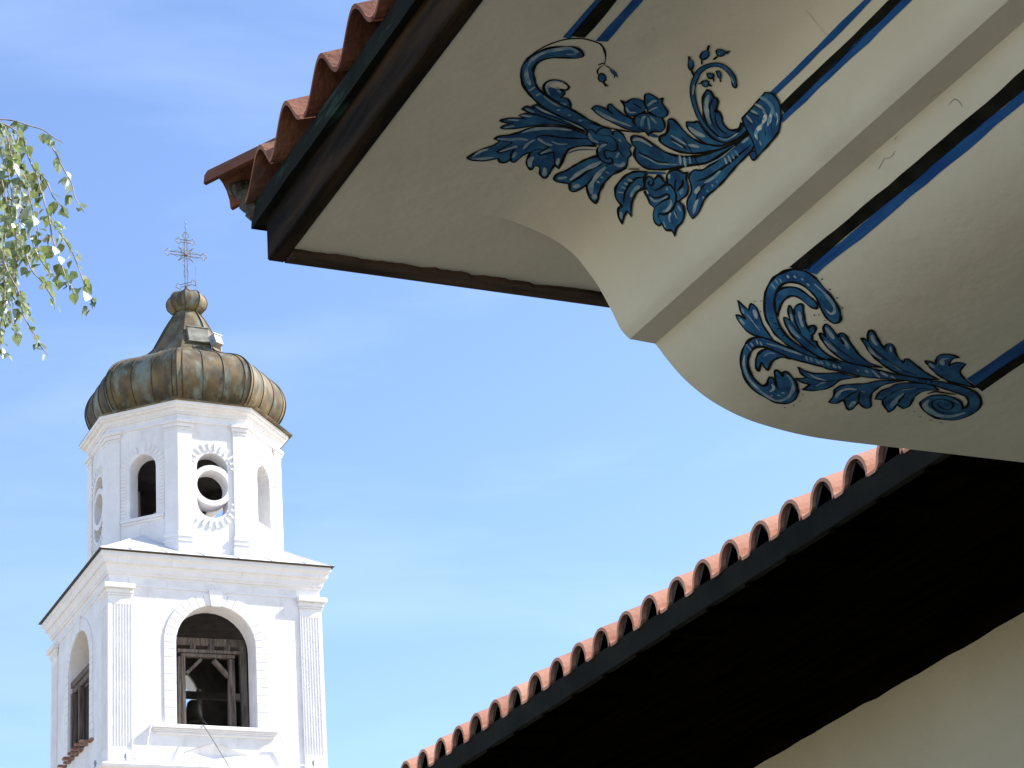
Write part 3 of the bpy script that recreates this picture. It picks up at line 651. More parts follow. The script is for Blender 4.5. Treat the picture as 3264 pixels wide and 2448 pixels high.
def stripe(s0, s1, y1, mi, lab, skew=0.0):
    P = Paint(); n = 150; ya = YN+.02; A = []; B = []; rr = random.Random(int(s0*1000))
    e1 = e2 = 0
    for k in range(n+1):
        y = ya+(y1-ya)*k/n
        e1 = e1*.6+rr.uniform(-1, 1)*.0020; e2 = e2*.6+rr.uniform(-1, 1)*.0020
        A.append((s0+e1, y)); B.append((s1+e2, y+(skew if k == n else 0)))
    z = P._lay()
    for k in range(n):
        v = [P.bm.verts.new((q[0], q[1], z)) for q in (A[k], B[k], B[k+1], A[k+1])]; f = P.bm.faces.new(v); f.material_index = mi
    P.build('painted_stripe', soffit, PM, lab)
stripe(.4525, .4675, 3.878, 5, 'thin blue stripe nearest the eave board'); stripe(.4665, .5005, 3.868, 1, 'black stripe nearest the eave board', -.004)
stripe(.5305, .556, 3.868, 5, 'second blue stripe nearest the eave board', -.006)
stripe(.956, .970, 3.765, 5, 'thin blue stripe above the ledge'); stripe(.994, 1.0155, 3.765, 1, 'black stripe above the ledge'); stripe(1.0145, 1.0325, 3.785, 5, 'blue stripe above the ledge')
stripe(1.325, 1.3565, 4.115, 1, 'black stripe below the ledge', -.045); stripe(1.3555, 1.379, 4.08, 5, 'blue stripe below the ledge', -.02)
stripe(1.960, 2.0115, 4.26, 5, 'blue stripe on the flat underside', .03); stripe(2.0105, 2.05, 4.292, 1, 'black stripe on the flat underside', .025)
# ---- timber edge boards
fa = MB(); fa.box(.660*HH, .677*HH, YN, YE, HH-.004, 2.975)
bevel(fa.build('fascia_board', M['wood'], house), .004)
fb = MB(); rr = random.Random(5); x0, x1 = .677*HH, 2.2*HH; n = 220
fb.box(.677*HH+.001, x1, YE-.03, YE, HH-.003, 2.99)
top = []
for k in range(n+1): top.append((x0+(x1-x0)*k/n, YE-.082+.012*mn.noise(Vector((k*.31, 0, 2)))+.012*(k/n)+rr.uniform(-.004, .004)))
fb.prism([(x0, YE-.028), *top, (x1, YE-.028)], HH-.012, HH+.02)
fb.build('verge_board', M['woodB'], house)
kn = MB()
# ---- copper drip flashing
fz = MB(); ys = [YN+(1.848*HH-YN)*k/60 for k in range(61)]; rr = random.Random(8)
A = [(1.822+rr.uniform(-.0015, .0015), y, 2.915+rr.uniform(-.0015, .0015)) for y in ys]; B = [(1.828, y, 2.985+rr.uniform(-.004, .004)) for y in ys]; D = [(.668*HH, y, 2.925) for y in ys]
fz.add(A+B+D, [(i, i+1, 61+i+1, 61+i) for i in range(60)]+[(122+i, 123+i, i+1, i) for i in range(60)])
fz.box(1.825, 2.0*HH, 1.848*HH-.003, 1.848*HH, 2.915, 2.985)
fz.box(1.83, 2.0*HH, YE+.001, 1.846*HH, 2.925, 2.935)
flash = fz.build('copper_flashing', M['flash'], house)
# ---- tiles: each one a swept barrel-and-pan profile
PIT = .2395
def tprof(th=0.0):
    """one tile's cross-section (u across, v up): barrel on one side, flat pan on the other"""
    r = .086; pts = []
    for k in range(11):
        a = PI*1.04-PI*1.0*k/10; pts.append((r*math.cos(a), r*1.10*math.sin(a)+.010))
    pts += [(.094, -.003), (.104, -.006), (.150, -.006), (.158, .008)]
    return pts
def sprof():
    pts = []
    for k in range(17):
        u = -.113+.236*k/16; c_ = math.cos(u/.236*2*PI); pts.append((u, .055+.055*(c_ if c_ > 0 else -abs(c_)**1.0)))
    return pts
def tiles(mb, x, z, y0, ny, courses, slope, prof, clip=None, dirx=1, rnd=1, th=.015, seed=1, frame=None):
    rr = random.Random(seed); cs, sn = math.cos(slope), math.sin(slope); ln, exp = .40, .33
    for c in range(courses):
        for k in range(ny):
            yc = y0+k*PIT; xs = x+c*exp*cs; zs = z+c*exp*sn
            if clip and not clip(xs, yc): continue
            dx = rr.uniform(-.006, .006)*rnd; dz = rr.uniform(-.003, .003)*rnd; dy = rr.uniform(-.004, .004)*rnd; tilt = .035; tw = rr.uniform(-.012, .012)*rnd
            fr = []; P = prof(); m = len(P)
            for e, (t, lift) in enumerate(((0, .0), (ln*.5, .0), (ln, .0))):
                sl = 1-.06*t/ln
                for (u, v) in P:
                    for o in (0, 1): pass
                    vv = v-t*tilt
                    px = xs+dx+t*cs-(vv)*sn*(t > 0); pz = zs+dz+t*sn+vv*cs
                    fr.append((px, yc+dy+u*sl+tw*t, pz))
                for (u, v) in P[::-1]:
                    vv = v-t*tilt
                    # inner skin: shrink towards the underside
                    uu = u*.84 if (abs(u) < .09 and m > 12 and m < 17) else u
                    vv -= th
                    px = xs+dx+t*cs-(vv)*sn*(t > 0); pz = zs+dz+t*sn+vv*cs
                    fr.append((px, yc+dy+uu*sl+tw*t, pz))
            n2 = 2*m; fs = []
            for e in range(2):
                for i in range(n2): fs.append((e*n2+i, e*n2+(i+1) % n2, (e+1)*n2+(i+1) % n2, (e+1)*n2+i))
            for e in (0, 2):
                for i in range(m-1):
                    q = (e*n2+i, e*n2+i+1, e*n2+n2-2-i, e*n2+n2-1-i); fs.append(q if e else q[::-1])
            if frame: fr = [frame(p) for p in fr]
            mb.add(fr, fs, rr.choice((0, 0, 0, 1, 2)))
SL = math.radians(21)
zc = 3.11; xc = 1.80; yc0 = 1.6198*zc; PIT = .0757*zc
t1 = MB(); ncs = 12
tiles(t1, xc, zc-.110, yc0-PIT*38, 39, ncs, SL, sprof, clip=lambda x, y: y < yc0+.05-(x-xc), seed=2, rnd=1.7)
# far slope of the hip, falling away beyond the corner
tiles(t1, xc, zc-.110, 0, 26, ncs, SL, sprof, seed=4, clip=lambda x, y: y > (x-xc)+.1,
      frame=lambda p: (xc+p[1]+.1, yc0+.16-(p[0]-xc), p[2]))
t1.build('roof_tiles', [M['tile'], M['tile2'], M['tile3']], house, label='weathered brown terracotta tiles over the near eave')
# hip ridge tiles, the last one sticking out past the corner
hp = MB(); s2 = 1/math.sqrt(2)
for k in range(14):
    t0 = -.15+k*.36; r0, r1 = .088, .074
    rings = []
    for t, r in ((t0, r0), (t0+.42, r1)):
        bx, by, bz = xc+.06+t*s2, yc0+.10-t*s2, zc-.03+t*s2*math.tan(SL)+(0 if t == t0 else .0)
        ring = []
        for j in range(9):
            a = PI*j/8; u = math.cos(a)*r; ring.append((bx+u*s2, by+u*s2, bz+math.sin(a)*r*.85))
        for j in range(8, -1, -1):
            a = PI*j/8; u = math.cos(a)*(r-.014); ring.append((bx+u*s2, by+u*s2, bz+math.sin(a)*(r-.014)*.85))
        rings.append(ring)
    hp.loft(rings)
hp.build('hip_tile', M['tile'], house)
mo = MB(); rr = random.Random(11)
for k in range(60):
    t = k/59; bx = xc+.03+rr.uniform(-.03, .03); by = yc0+.08+rr.uniform(-.05, .05); 
    c0 = Vector((1.84+.01*math.sin(k)-.02*t, 1.848*HH-.01+.10*t+rr.uniform(-.012, .012), 2.955+t*.15+rr.uniform(-.012, .012))); r = rr.uniform(.012, .024)
    mo.loft([[(c0.x+r*math.sin(PI*i/5+.01)*math.cos(2*PI*j/7)*rr.uniform(.8, 1.2), c0.y+r*math.sin(PI*i/5+.01)*math.sin(2*PI*j/7), c0.z+r*math.cos(PI*i/5)) for j in range(7)] for i in range(6)])
mo.build('mortar_bed', M['mortar'], house)
dk = MB()                                              # roof decks under the tiles
tn = math.tan(SL); xr = xc+3.9
a_, b_ = (xc+.03, YN, zc-.10), (xc+.03, yc0+.1, zc-.10)
dk.add([(xc+.03, YN, zc-.13), (xc+.03, yc0+.1, zc-.13), (xr, yc0+.1-(xr-xc-.03), zc-.13+(xr-xc-.03)*tn), (xr, YN, zc-.13+(xr-xc-.03)*tn), (xr+5, yc0+.1-(xr-xc-.03), zc-.13+(xr-xc-.03)*tn), (xr+5, YN, zc-.13+(xr-xc-.03)*tn), (xr+5, yc0+.1, zc-.13)],
       [(0, 1, 2, 3), (3, 2, 4, 5), (1, 6, 4, 2)])
dk.build('roof_deck', M['plank'], house)
# ---- main eave beyond
zc2 = 1.13*HH; xc2 = 1.5056*zc2; y20 = 2.1158*zc2; PIT = .0757*zc2
SL2 = math.radians(20)
t2 = MB()
for k in range(48):                                    # black plates painting in the shade inside each barrel
    y = y20-PIT*6+k*PIT; z0 = zc2-.111
    t2.add([(xc2+.02, y+.074*math.cos(PI*j/10), z0+.0+.082*math.sin(PI*j/10)) for j in range(11)]+[(xc2+.02, y+.074, z0-.01), (xc2+.02, y-.074, z0-.01)], [tuple(range(13))[::-1]], 3)
tiles(t2, xc2, zc2-.111, y20-PIT*6, 48, 8, SL2, tprof, seed=6, rnd=.9)
pg = MB(); rr = random.Random(3)
for k in range(0):
    y = y20-PIT*6+k*PIT; z0 = zc2-.111
    pg.add([(xc2+.075+rr.uniform(0, .02), y+.074*math.cos(PI*j/10), z0+.005+.084*math.sin(PI*j/10)) for j in range(11)], [tuple(range(11))[::-1]])
t2.build('roof_tiles', [M['tilefar'], M['tilefar2'], M['tilefar3'], M['shade_and_board']], house, label='clean salmon terracotta barrel tiles along the lower eave')
gt = MB(); yA, yB = YE+.05, 17.0
gx = 1.5056*zc2+.006
ys = [yA+(yB-yA)*k/80 for k in range(81)]; rr = random.Random(9)
A = [(gx+.012, y, 1.053*HH+rr.uniform(-.002, .002)) for y in ys]; B = [(gx, y, zc2-.118) for y in ys]; D = [(gx+.06, y, 1.056*HH) for y in ys]
gt.add(A+B+D, [(i, i+1, 82+i, 81+i) for i in range(80)]+[(162+i, 163+i, i+1, i) for i in range(80)])
gt.build('eave_flashing', M['gutter'], house)
pk = MB(); wl = lambda y: 6.16+.0735*(y-7.5)           # wall line
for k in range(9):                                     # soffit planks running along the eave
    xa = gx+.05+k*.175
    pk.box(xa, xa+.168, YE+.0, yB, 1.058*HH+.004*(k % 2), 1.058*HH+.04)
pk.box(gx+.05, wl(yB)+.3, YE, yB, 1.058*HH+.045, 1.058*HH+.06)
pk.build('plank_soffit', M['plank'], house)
for k in range(26):
    y = 7.61-.33*5+k*.33
    r_ = MB(); r_.box(gx+.04, gx+.30, y-.016, y+.016, 1.058*HH-.028, 1.058*HH-.001)
    r_.add([(gx+.035, y-.010, 1.058*HH-.030), (gx+.035, y+.012, 1.058*HH-.026), (gx+.035, y+.018, 1.058*HH-.005), (gx+.035, y-.018, 1.058*HH-.005)], [(3, 2, 1, 0)], 1)
    bevel(r_.build('rafter_tail', [M['plank'], M['plank']], house), .004)
ld = MB(); rr = random.Random(12); pts = []; n = 90
ztop = 1.058*HH
for k in range(n+1):
    y = 4.8+(yB-4.8)*k/n; pts.append((y, ztop-.050-.010*(int(y*.45) % 2)+.003*mn.noise(Vector((y*2.7, 3, 0)))+rr.uniform(-.003, .003)))
vs = [(wl(y)-.018, y, z) for y, z in pts]+[(wl(y)-.018, y, ztop+.02) for y, z in pts]+[(wl(y)+.01, y, z) for y, z in pts]
ld.add(vs, [(i, n+1+i, n+2+i, i+1) for i in range(n)]+[(i+1, 2*n+3+i, 2*n+2+i, i) for i in range(n)])
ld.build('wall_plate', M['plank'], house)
wm = MB(); n = 40; yy = [YN+(yB-YN)*k/n for k in range(n+1)]
zt = lambda y: (1.058*HH+.02) if y > YE-.1 else 2.5
for z0, z1 in ((-1.6, .810*HH),):
    wm.add([(wl(y), y, z0) for y in yy]+[(wl(y), y, z1) for y in yy], [(i+1, i, n+1+i, n+2+i) for i in range(n)])
y5 = [y for y in yy if y > YC+.05]; y5 = [YC+.001]+y5; m = len(y5)
wm.add([(wl(y), y, .81*HH) for y in y5]+[(wl(y), y, 1.058*HH+.05) for y in y5], [(i+1, i, m+i, m+i+1) for i in range(m-1)])
wm.box(wl(yB), 14, yB-.3, yB, -1.6, 1.2*HH); wm.box(wl(YN), 14, YN, YN+.3, -1.6, 1.2*HH)
wm.build('wall', M['wall'], house)
dk = MB(); tn2 = math.tan(SL2)
dk.add([(xc2+.03, YE-1, zc2-.115), (xc2+.03, yB, zc2-.115), (xc2+4.5, yB, zc2-.115+4.47*tn2), (xc2+4.5, YE-1, zc2-.115+4.47*tn2), (xc2+9, yB, zc2-.115), (xc2+9, YE-1, zc2-.115)], [(0, 1, 2, 3), (3, 2, 4, 5)])
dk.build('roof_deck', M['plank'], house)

# ------------------------------------------------------------------ ground
g = MB(); rg = [(350*math.cos(2*PI*k/48), 350*math.sin(2*PI*k/48)+30, -1.6) for k in range(48)]
g.add(rg, [tuple(range(48))])
tag(g.build('ground', M['paving']), kind='structure')

# ------------------------------------------------------------------ bell tower
TX, TY = 15.8, 50.58
tower = empty('bell_tower', (TX, TY, -1.6), 'white limewashed church bell tower with octagonal lantern and brown copper onion dome', 'bell tower')
W = 2.56                                   # half width of the square storey's wall face
def side(k, off, cx=TX, cy=TY):            # local x along the face, local y into the wall, z up; k quarter turns (or eighths)
    return Matrix.Translation((cx, cy, 0)) @ Matrix.Rotation(k, 4, 'Z') @ Matrix.Translation((0, -off, 0))
ANG = [0, PI/2, PI, -PI/2]                 # front, right, back, left
wall = MB()
op = arch(-.03, 14.05, 16.96, .955)
dia = [(-.84, 13.43), (-.11, 13.18), (.62, 13.43), (-.11, 13.69)]
for i, a in enumerate(ANG):
    hw = W if i % 2 == 0 else W-.56
    wall.panel([(-hw, 13.0), (hw, 13.0), (hw, 17.5), (-hw, 17.5)], [op, dia], .56, side(a, W))
    X = side(a, W); b = .13                # sunk pyramid inside the diamond
    vs = [(x, 0.001, z) for x, z in dia]+[(-.11, b, 13.43)]
    wall.add(vs, [(0, 1, 4), (1, 2, 4), (2, 3, 4), (3, 0, 4)], 0, X)
# shaft below, going down to the ground
wall.box(TX-2.62, TX+2.62, TY-2.62, TY+2.62, 8.0, 13.0)
wall.box(TX-2.66, TX+2.66, TY-2.66, TY+2.66, 0.0, 8.0)
wall.box(TX-2.8, TX+2.8, TY-2.8, TY+2.8, -1.6, 0.0)
bevel(wall.build('belfry_wall', M['lime'], tower), .012)
# string course under the belfry storey
st = MB()
def sq(h, z): return [(TX-h, TY-h, z), (TX+h, TY-h, z), (TX+h, TY+h, z), (TX-h, TY+h, z)]
st.loft([sq(h, z) for h, z in ((2.60, 12.86), (2.68, 12.90), (2.70, 12.97), (2.76, 13.0), (2.78, 13.07), (2.70, 13.12), (2.60, 13.13))])
bevel(st.build('string_course', M['limeplain'], tower), .01)
# pilasters: fluted, wrapped round each corner, with capitals
def cpoly(P, d1, n1, d2, n2, Ln, p, gro=None):
    """corner pilaster plan: P wall corner, d1/d2 away along the two faces, n1/n2 outward normals"""
    P = Vector(P); d1, n1, d2, n2 = map(Vector, (d1, n1, d2, n2))
    # offset corner
    det = n1.x*n2.y-n1.y*n2.x; a = P.dot(n1)+p; c = P.dot(n2)+p
    Cn = Vector(((a*n2.y-c*n1.y)/det, (n1.x*c-n2.x*a)/det))
    o = [P+d1*Ln, P+d1*Ln+n1*p]
    if gro:
        for u in gro[::-1]: o += [P+d1*(u+.024)+n1*p, P+d1*(u+.018)+n1*(p-.018), P+d1*(u-.018)+n1*(p-.018), P+d1*(u-.024)+n1*p]
    o.append(Cn)
    if gro:
        for u in gro: o += [P+d2*(u-.024)+n2*p, P+d2*(u-.018)+n2*(p-.018), P+d2*(u+.018)+n2*(p-.018), P+d2*(u+.024)+n2*p]
    o += [P+d2*Ln+n2*p, P+d2*Ln, P-(n1+n2)*.05]
    return [tuple(q) for q in o]
gro = [.09+.066*i for i in range(7)]
for sx, sy in ((-1, -1), (1, -1), (1, 1), (-1, 1)):
    P = (TX+sx*W, TY+sy*W); A = ((0, -sy), (sx, 0), (-sx, 0), (0, sy))
    pm = MB()
    pm.prism(cpoly(P, *A, .52, .032), 13.13, 13.5); pm.prism(cpoly(P, *A, .52, .032, gro), 13.5, 16.83); pm.prism(cpoly(P, *A, .52, .032), 16.83, 17.0)
    pl = pm.build('pilaster', M['limeplain'], tower)
    cm = MB()
    for z0, z1, p, Ln in ((17.0, 17.04, .045, .53), (17.04, 17.09, .06, .54), (17.09, 17.19, .08, .56), (17.19, 17.31, .145, .58)): cm.prism(cpoly(P, *A, Ln, p), z0, z1-.001)
    bevel(cm.build('capital', M['limeplain'], pl), .012)
# architrave strip, window surrounds of separate voussoirs with keystone, sills
for i, a in enumerate(ANG):
    X = side(a, W); s = MB()
    r0, r1, zc, cx_ = .962, 1.25, 16.005, -.03
    z = 14.05
    while z < 15.95:
        for sg in (-1, 1):
            x0, x1 = cx_+sg*r0, cx_+sg*r1
            s.box(min(x0, x1), max(x0, x1), -.02, .02, z+.006, min(z+.2, 16.0)-.006, 0, X)
        z += .2
    nb = 19
    for k in range(nb):
        t0, t1 = PI*k/nb+.006, PI*(k+1)/nb-.006
        if k in (9,): continue
        q = [(r0, t0), (r1, t0), (r1, (t0+t1)/2), (r1, t1), (r0, t1), (r0, (t0+t1)/2)]
        s.prism([(cx_+r*math.cos(t), zc+r*math.sin(t)) for r, t in q], -.02, .02, 0, X @ Matrix.Rotation(PI/2, 4, 'X') @ Matrix.Scale(-1, 4, (0, 0, 1)))
    s.prism([(cx_-.10, 16.93), (cx_+.12, 16.93), (cx_+.19, 17.33), (cx_-.17, 17.33)], -.02, .05, 0, X @ Matrix.Rotation(PI/2, 4, 'X'))
    s.box(-2.0, -.21, -.022, .02, 17.285, 17.33, 0, X); s.box(.17, 2.0, -.022, .02, 17.285, 17.33, 0, X)
    su = s.build('window_surround', M['limeplain'], tower)
    if i != 3:
        sl = MB()
        for z0, z1, p, hw in ((13.96, 14.05, .125, 1.50), (13.92, 13.959, .09, 1.46), (13.885, 13.919, .07, 1.44), (13.83, 13.884, .045, 1.41)): sl.box(-.08-hw, -.08+hw, -p, .02, z0, z1, 0, X)
        bevel(sl.build('window_sill', M['limeplain'], tower), .01)
    else:
        sl = MB(); rr = random.Random(3)
        for k in range(26):
            x = -1.3+k*.1; sl.box(x, x+.092, -.008-rr.random()*.015, .3, 13.985+rr.random()*.008, 14.035+rr.random()*.012, 0, X @ Matrix.Rotation(rr.uniform(-.02, .02), 4, 'X'))
        sl.build('broken_sill', M['brick'], tower, label='broken window sill with bare brick on the left face')
# entablature and cornice
co = MB()
co.loft([sq(h, z) for h, z in ((2.565, 17.48), (2.565, 17.545), (2.61, 17.546), (2.61, 17.60), (2.64, 17.601), (2.64, 17.65), (2.65, 17.70), (2.68, 17.745), (2.68, 17.78), (2.735, 17.781), (2.735, 17.86), (2.75, 17.90), (2.78, 17.925), (2.80, 17.926), (2.80, 18.04))])
bevel(co.build('cornice', M['limeplain'], tower), .008)
# sheet-metal skirt roof with standing seams
H, V = 2.2, .86; OX, OY = 15.88, 50.58
rf = MB()
rf.loft([sq(2.84, 18.045), sq(2.85, 18.065), sq(2.84, 18.075), sq(1.45, 18.742)])
for a in ANG:
    X = side(a, 0)
    for x in (-2.1, -1.25, -.35, .5, 1.3, 2.15):
        y0 = -2.84; y1 = -max(abs(x), 2.0)
        rf.tube([(x, y0, 18.085), (x, y1, 18.085+(y1-y0)*.48)], .012, 5, 0, X)
    rf.tube([(-2.84, -2.84, 18.08), (-1.45, -1.45, 18.747)], .02, 5, 0, X)
for sx, sy in ((-1, -1), (1, -1), (1, 1), (-1, 1)):      # little broaches against the diagonal walls
    cc, aa, bb, ap = (TX+sx*2.80, TY+sy*2.80, 18.085), (OX+sx*V*.9, OY+sy*(H+.02), 18.372), (OX+sx*(H+.02), OY+sy*V*.9, 18.372), (OX+sx*1.50, OY+sy*1.50, 18.97)
    rf.add([cc, aa, ap, bb], [(0, 1, 2), (0, 2, 3)]); rf.add([cc, aa, ap, bb], [(2, 1, 0), (3, 2, 0)][:0])
    rf.tube([cc, ap], .016, 5)
rf.loft([sq(2.80, 18.044), sq(2.865, 18.045), sq(2.865, 18.062), sq(2.80, 18.063)], 1)
rf.build('skirt_roof', [M['galv'], M['seam']], tower)
# chamber lining, ceiling and floor, coloured dark to paint in the interior shade
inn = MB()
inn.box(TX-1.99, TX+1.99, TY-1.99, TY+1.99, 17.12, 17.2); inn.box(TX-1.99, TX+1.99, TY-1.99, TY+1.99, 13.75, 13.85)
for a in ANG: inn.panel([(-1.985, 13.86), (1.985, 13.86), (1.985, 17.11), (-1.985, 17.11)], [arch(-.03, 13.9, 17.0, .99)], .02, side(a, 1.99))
inn.build('bell_chamber_shade_lining', M['shade_and_board'], tower)
# lantern storey (octagon)
H, V = 2.2, .86; OX, OY = 15.88, 50.58
def octo(h, z, w_=None, cx=OX, cy=OY):
    w_ = V*(h/H) if w_ is None else w_
    w_ = V+(h-H)*.414 if w_ is None else w_
    return [(cx-w_, cy-h, z), (cx+w_, cy-h, z), (cx+h, cy-w_, z), (cx+h, cy+w_, z), (cx+w_, cy+h, z), (cx-w_, cy+h, z), (cx-h, cy+w_, z), (cx-h, cy-w_, z)]
def oct2(h, z): return octo(h, z, V+(h-H)*.4142)
DH = (H+V)/math.sqrt(2); DW = (H-V)/math.sqrt(2)       # apothem and half width of the diagonal faces
lw = MB(); trim = []
def capsule(r, zb, zt, n=16):
    return [(r*math.cos(PI+PI*k/n), zb+r*math.sin(PI+PI*k/n)) for k in range(n+1)]+[(r*math.cos(PI*k/n), zt+r*math.sin(PI*k/n)) for k in range(n+1)]
def circ(r, zc, n=32): return [(r*math.cos(2*PI*k/n), zc+r*math.sin(2*PI*k/n)) for k in range(n)]
for a in ANG:
    X = side(a, H, OX, OY)
    lw.panel([(-V, 17.9), (V, 17.9), (V, 21.72), (-V, 21.72)], [capsule(.385, 19.67, 20.57)], .42, X)
    lw.panel(circ(.525, 20.12), [circ(.385, 20.12)], .44, X @ Matrix.Translation((0, -.002, 0)))
    X = side(a+PI/4, DH, OX, OY)
    lw.panel([(-DW, 17.9), (DW, 17.9), (DW, 21.72), (-DW, 21.72)], [arch(0, 19.42, 21.02, .355)], .42, X)
bevel(lw.build('lantern_wall', M['lime'], tower), .01)
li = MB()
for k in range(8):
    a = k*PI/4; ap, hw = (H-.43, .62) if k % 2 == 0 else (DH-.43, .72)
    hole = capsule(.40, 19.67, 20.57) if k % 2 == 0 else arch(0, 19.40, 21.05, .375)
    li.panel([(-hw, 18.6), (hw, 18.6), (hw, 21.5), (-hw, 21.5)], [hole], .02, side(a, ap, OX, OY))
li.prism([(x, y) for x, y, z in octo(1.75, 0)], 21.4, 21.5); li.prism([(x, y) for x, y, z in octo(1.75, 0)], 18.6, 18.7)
li.build('lantern_shade_lining', M['shade_and_board'], tower)  # lining coloured dark to give the lantern's inside its shade
for a in ANG:                                           # sunbursts of small plaster rays round the round-ended openings
    X = side(a, H, OX, OY) @ Matrix.Rotation(PI/2, 4, 'X')
    for zc, b0 in ((20.57, 0), (19.67, PI)):
        s = MB()
        for k in range(12):
            t = b0-.12+(PI+.24)*(k+.5)/12; dt = .046
            s.prism([(r*math.cos(t+e), zc+r*math.sin(t+e)) for r, e in ((.46, -dt), (.64, -dt), (.64, dt), (.46, dt))], -.01, .032, 0, X)
        s.build('ray_moulding', M['limeplain'], tower)
    X = side(a+PI/4, DH, OX, OY); s = MB()              # toothed frame of the arched lantern windows, keystone, sill
    for sg in (-1, 1):
        for k in range(13):
            z = 19.5+k*.088*1.0; s.box(min(sg*.46, sg*.58), max(sg*.46, sg*.58), -.022, .01, z, z+.045, 0, X)
        s.build('toothed_jamb', M['limeplain'], tower); s = MB()
    for k in range(14):
        if k in (6, 7): continue
        t = PI*(k+.5)/14; dt = .05
        s.prism([(r*math.cos(t+e), 20.665+r*math.sin(t+e)) for r, e in ((.46, -dt), (.60, -dt), (.60, dt), (.46, dt))], -.01, .022, 0, X @ Matrix.Rotation(PI/2, 4, 'X'))
    s.prism([(-.07, 21.02), (.07, 21.02), (.11, 21.36), (-.11, 21.36)], -.01, .035, 0, X @ Matrix.Rotation(PI/2, 4, 'X'))
    s.build('toothed_arch', M['limeplain'], tower)
    s = MB(); s.box(-.58, .58, -.07, .02, 19.33, 19.41, 0, X); s.box(-.56, .56, -.04, .02, 19.27, 19.329, 0, X)
    bevel(s.build('lantern_sill', M['limeplain'], tower), .01)
rot = [(q[0], q[1]) for q in octo(H, 0)]
for k in range(8):
    P = Vector(rot[k]); d1 = (Vector(rot[k-1])-P).normalized(); d2 = (Vector(rot[(k+1) % 8])-P).normalized()
    n1 = Vector((-d1.y, d1.x)); n2 = Vector((d2.y, -d2.x))
    if n1.dot(P-Vector((OX, OY))) < 0: n1 = -n1
    if n2.dot(P-Vector((OX, OY))) < 0: n2 = -n2
    A = (tuple(d1), tuple(n1), tuple(d2), tuple(n2))
    pm = MB(); pm.prism(cpoly(P, *A, .34, .038), 18.85, 21.48)
    for z0, z1, p, Ln in ((18.0, 18.55, .075, .38), (18.55, 18.62, .055, .36), (18.62, 18.66, .08, .38), (18.66, 18.74, .05, .36), (18.74, 18.85, .075, .37)): pm.prism(cpoly(P, *A, Ln, p), z0, z1-.001)
    pl = bevel(pm.build('lantern_pilaster', M['limeplain'], tower), .01)
    cm = MB()
    for z0, z1, p, Ln in ((21.48, 21.52, .05, .35), (21.52, 21.57, .035, .345), (21.57, 21.66, .07, .37), (21.66, 21.745, .115, .40)): cm.prism(cpoly(P, *A, Ln, p), z0, z1-.001)
    bevel(cm.build('lantern_capital', M['limeplain'], pl), .01)
co = MB()
co.loft([oct2(h, z) for h, z in ((2.205, 21.70), (2.24, 21.705), (2.24, 21.75), (2.205, 21.755), (2.205, 21.90), (2.245, 21.901), (2.245, 21.945), (2.275, 21.946), (2.275, 21.99), (2.30, 22.03), (2.37, 22.031), (2.37, 22.085), (2.43, 22.086), (2.43, 22.168))])
bevel(co.build('lantern_cornice', M['limeplain'], tower), .006)
# onion dome: eight copper facets with standing seams
DP = [(2.47, 22.165), (2.48, 22.185), (2.02, 22.30), (2.10, 22.42), (2.21, 22.58), (2.29, 22.78), (2.33, 23.0), (2.31, 23.22), (2.23, 23.44), (2.09, 23.64), (1.88, 23.81), (1.62, 23.95), (1.34, 24.08), (1.10, 24.24), (.93, 24.44), (.79, 24.70), (.67, 24.98), (.55, 25.26), (.43, 25.50), (.33, 25.66), (.29, 25.72)]
dpl = [(a, b) for a, b in zip([p[0] for p in DP], [p[1] for p in DP])]
def smooth_prof(P, n):
    sp = spline([(a, b, 1 if i < 3 or i == len(P)-1 else 0) for i, (a, b) in enumerate(P)], n); return sp
dp = smooth_prof(DP, 3)
DX = 15.93
def shx(z): u = min(1, max(0, (z-24)/1.6)); return .07*u*u*(3-2*u)
def droct(h, z): return octo(h, z, h*.41, DX+shx(z), OY)
dm = MB(); rings = []
for h, z in dp:
    r = droct(h, z); q = []
    for k in range(8):                                  # slightly dented sheets: 4 strips per facet
        a, b = Vector(r[k]), Vector(r[(k+1) % 8])
        for fr_ in (0, .08, .36, .64, .92): q.append(a.lerp(b, fr_))
    rings.append(q)
dm.loft(rings, 0)
dome = dm.build('onion_dome', [M['copper'], M['copper2'], M['copper3']], tower, smooth=False)
rr = random.Random(15); tone = [rr.choice((0, 0, 1, 2)) for k in range(40)]
for i, p in enumerate(dome.data.polygons):
    if i < 40*(len(rings)-1): p.material_index = tone[i % 40]
for p in dome.data.polygons: p.use_smooth = True
dome.data.update()
es = dome.modifiers.new('split', 'EDGE_SPLIT'); es.split_angle = math.radians(32)
sm = MB()
for k in range(8):
    for j, fr in enumerate((0, .07, .36, .645, .93) if k % 2 else (0, .08, .36, .64, .92)):
        path = []
        for h, z in dp[9:]:
            r = droct(h+.008, z); a, b = Vector(r[k]), Vector(r[(k+1) % 8])
            if fr and z > (24.4 if j in (2, 3) else 24.05): break
            path.append(a.lerp(b, fr))
        sm.tube(path, .010 if fr else .018, 5)
sm.build('standing_seam', M['seam'], dome)
bl = MB(); BP = smooth_prof([(.29, 25.70), (.35, 25.73), (.45, 25.84), (.485, 25.98), (.47, 26.10), (.40, 26.22), (.27, 26.30), (.12, 26.345), (.07, 26.42), (.03, 26.52), (.012, 26.56)], 3)
bl.loft([droct(h, z) for h, z in BP])
ball = bl.build('dome_bulb', M['copper'], tower)
for p in ball.data.polygons: p.use_smooth = True
es = ball.modifiers.new('split', 'EDGE_SPLIT'); es.split_angle = math.radians(32)
sm = MB()
for k in range(8): sm.tube([droct(h+.004, z)[k] for h, z in BP[2:-6]], .012, 5)
sm.build('standing_seam', M['seam'], ball)
hb = MB(); X = Matrix.Translation((DX+.12, OY-.90, 24.50)) @ Matrix.Rotation(math.radians(-22), 4, 'X')
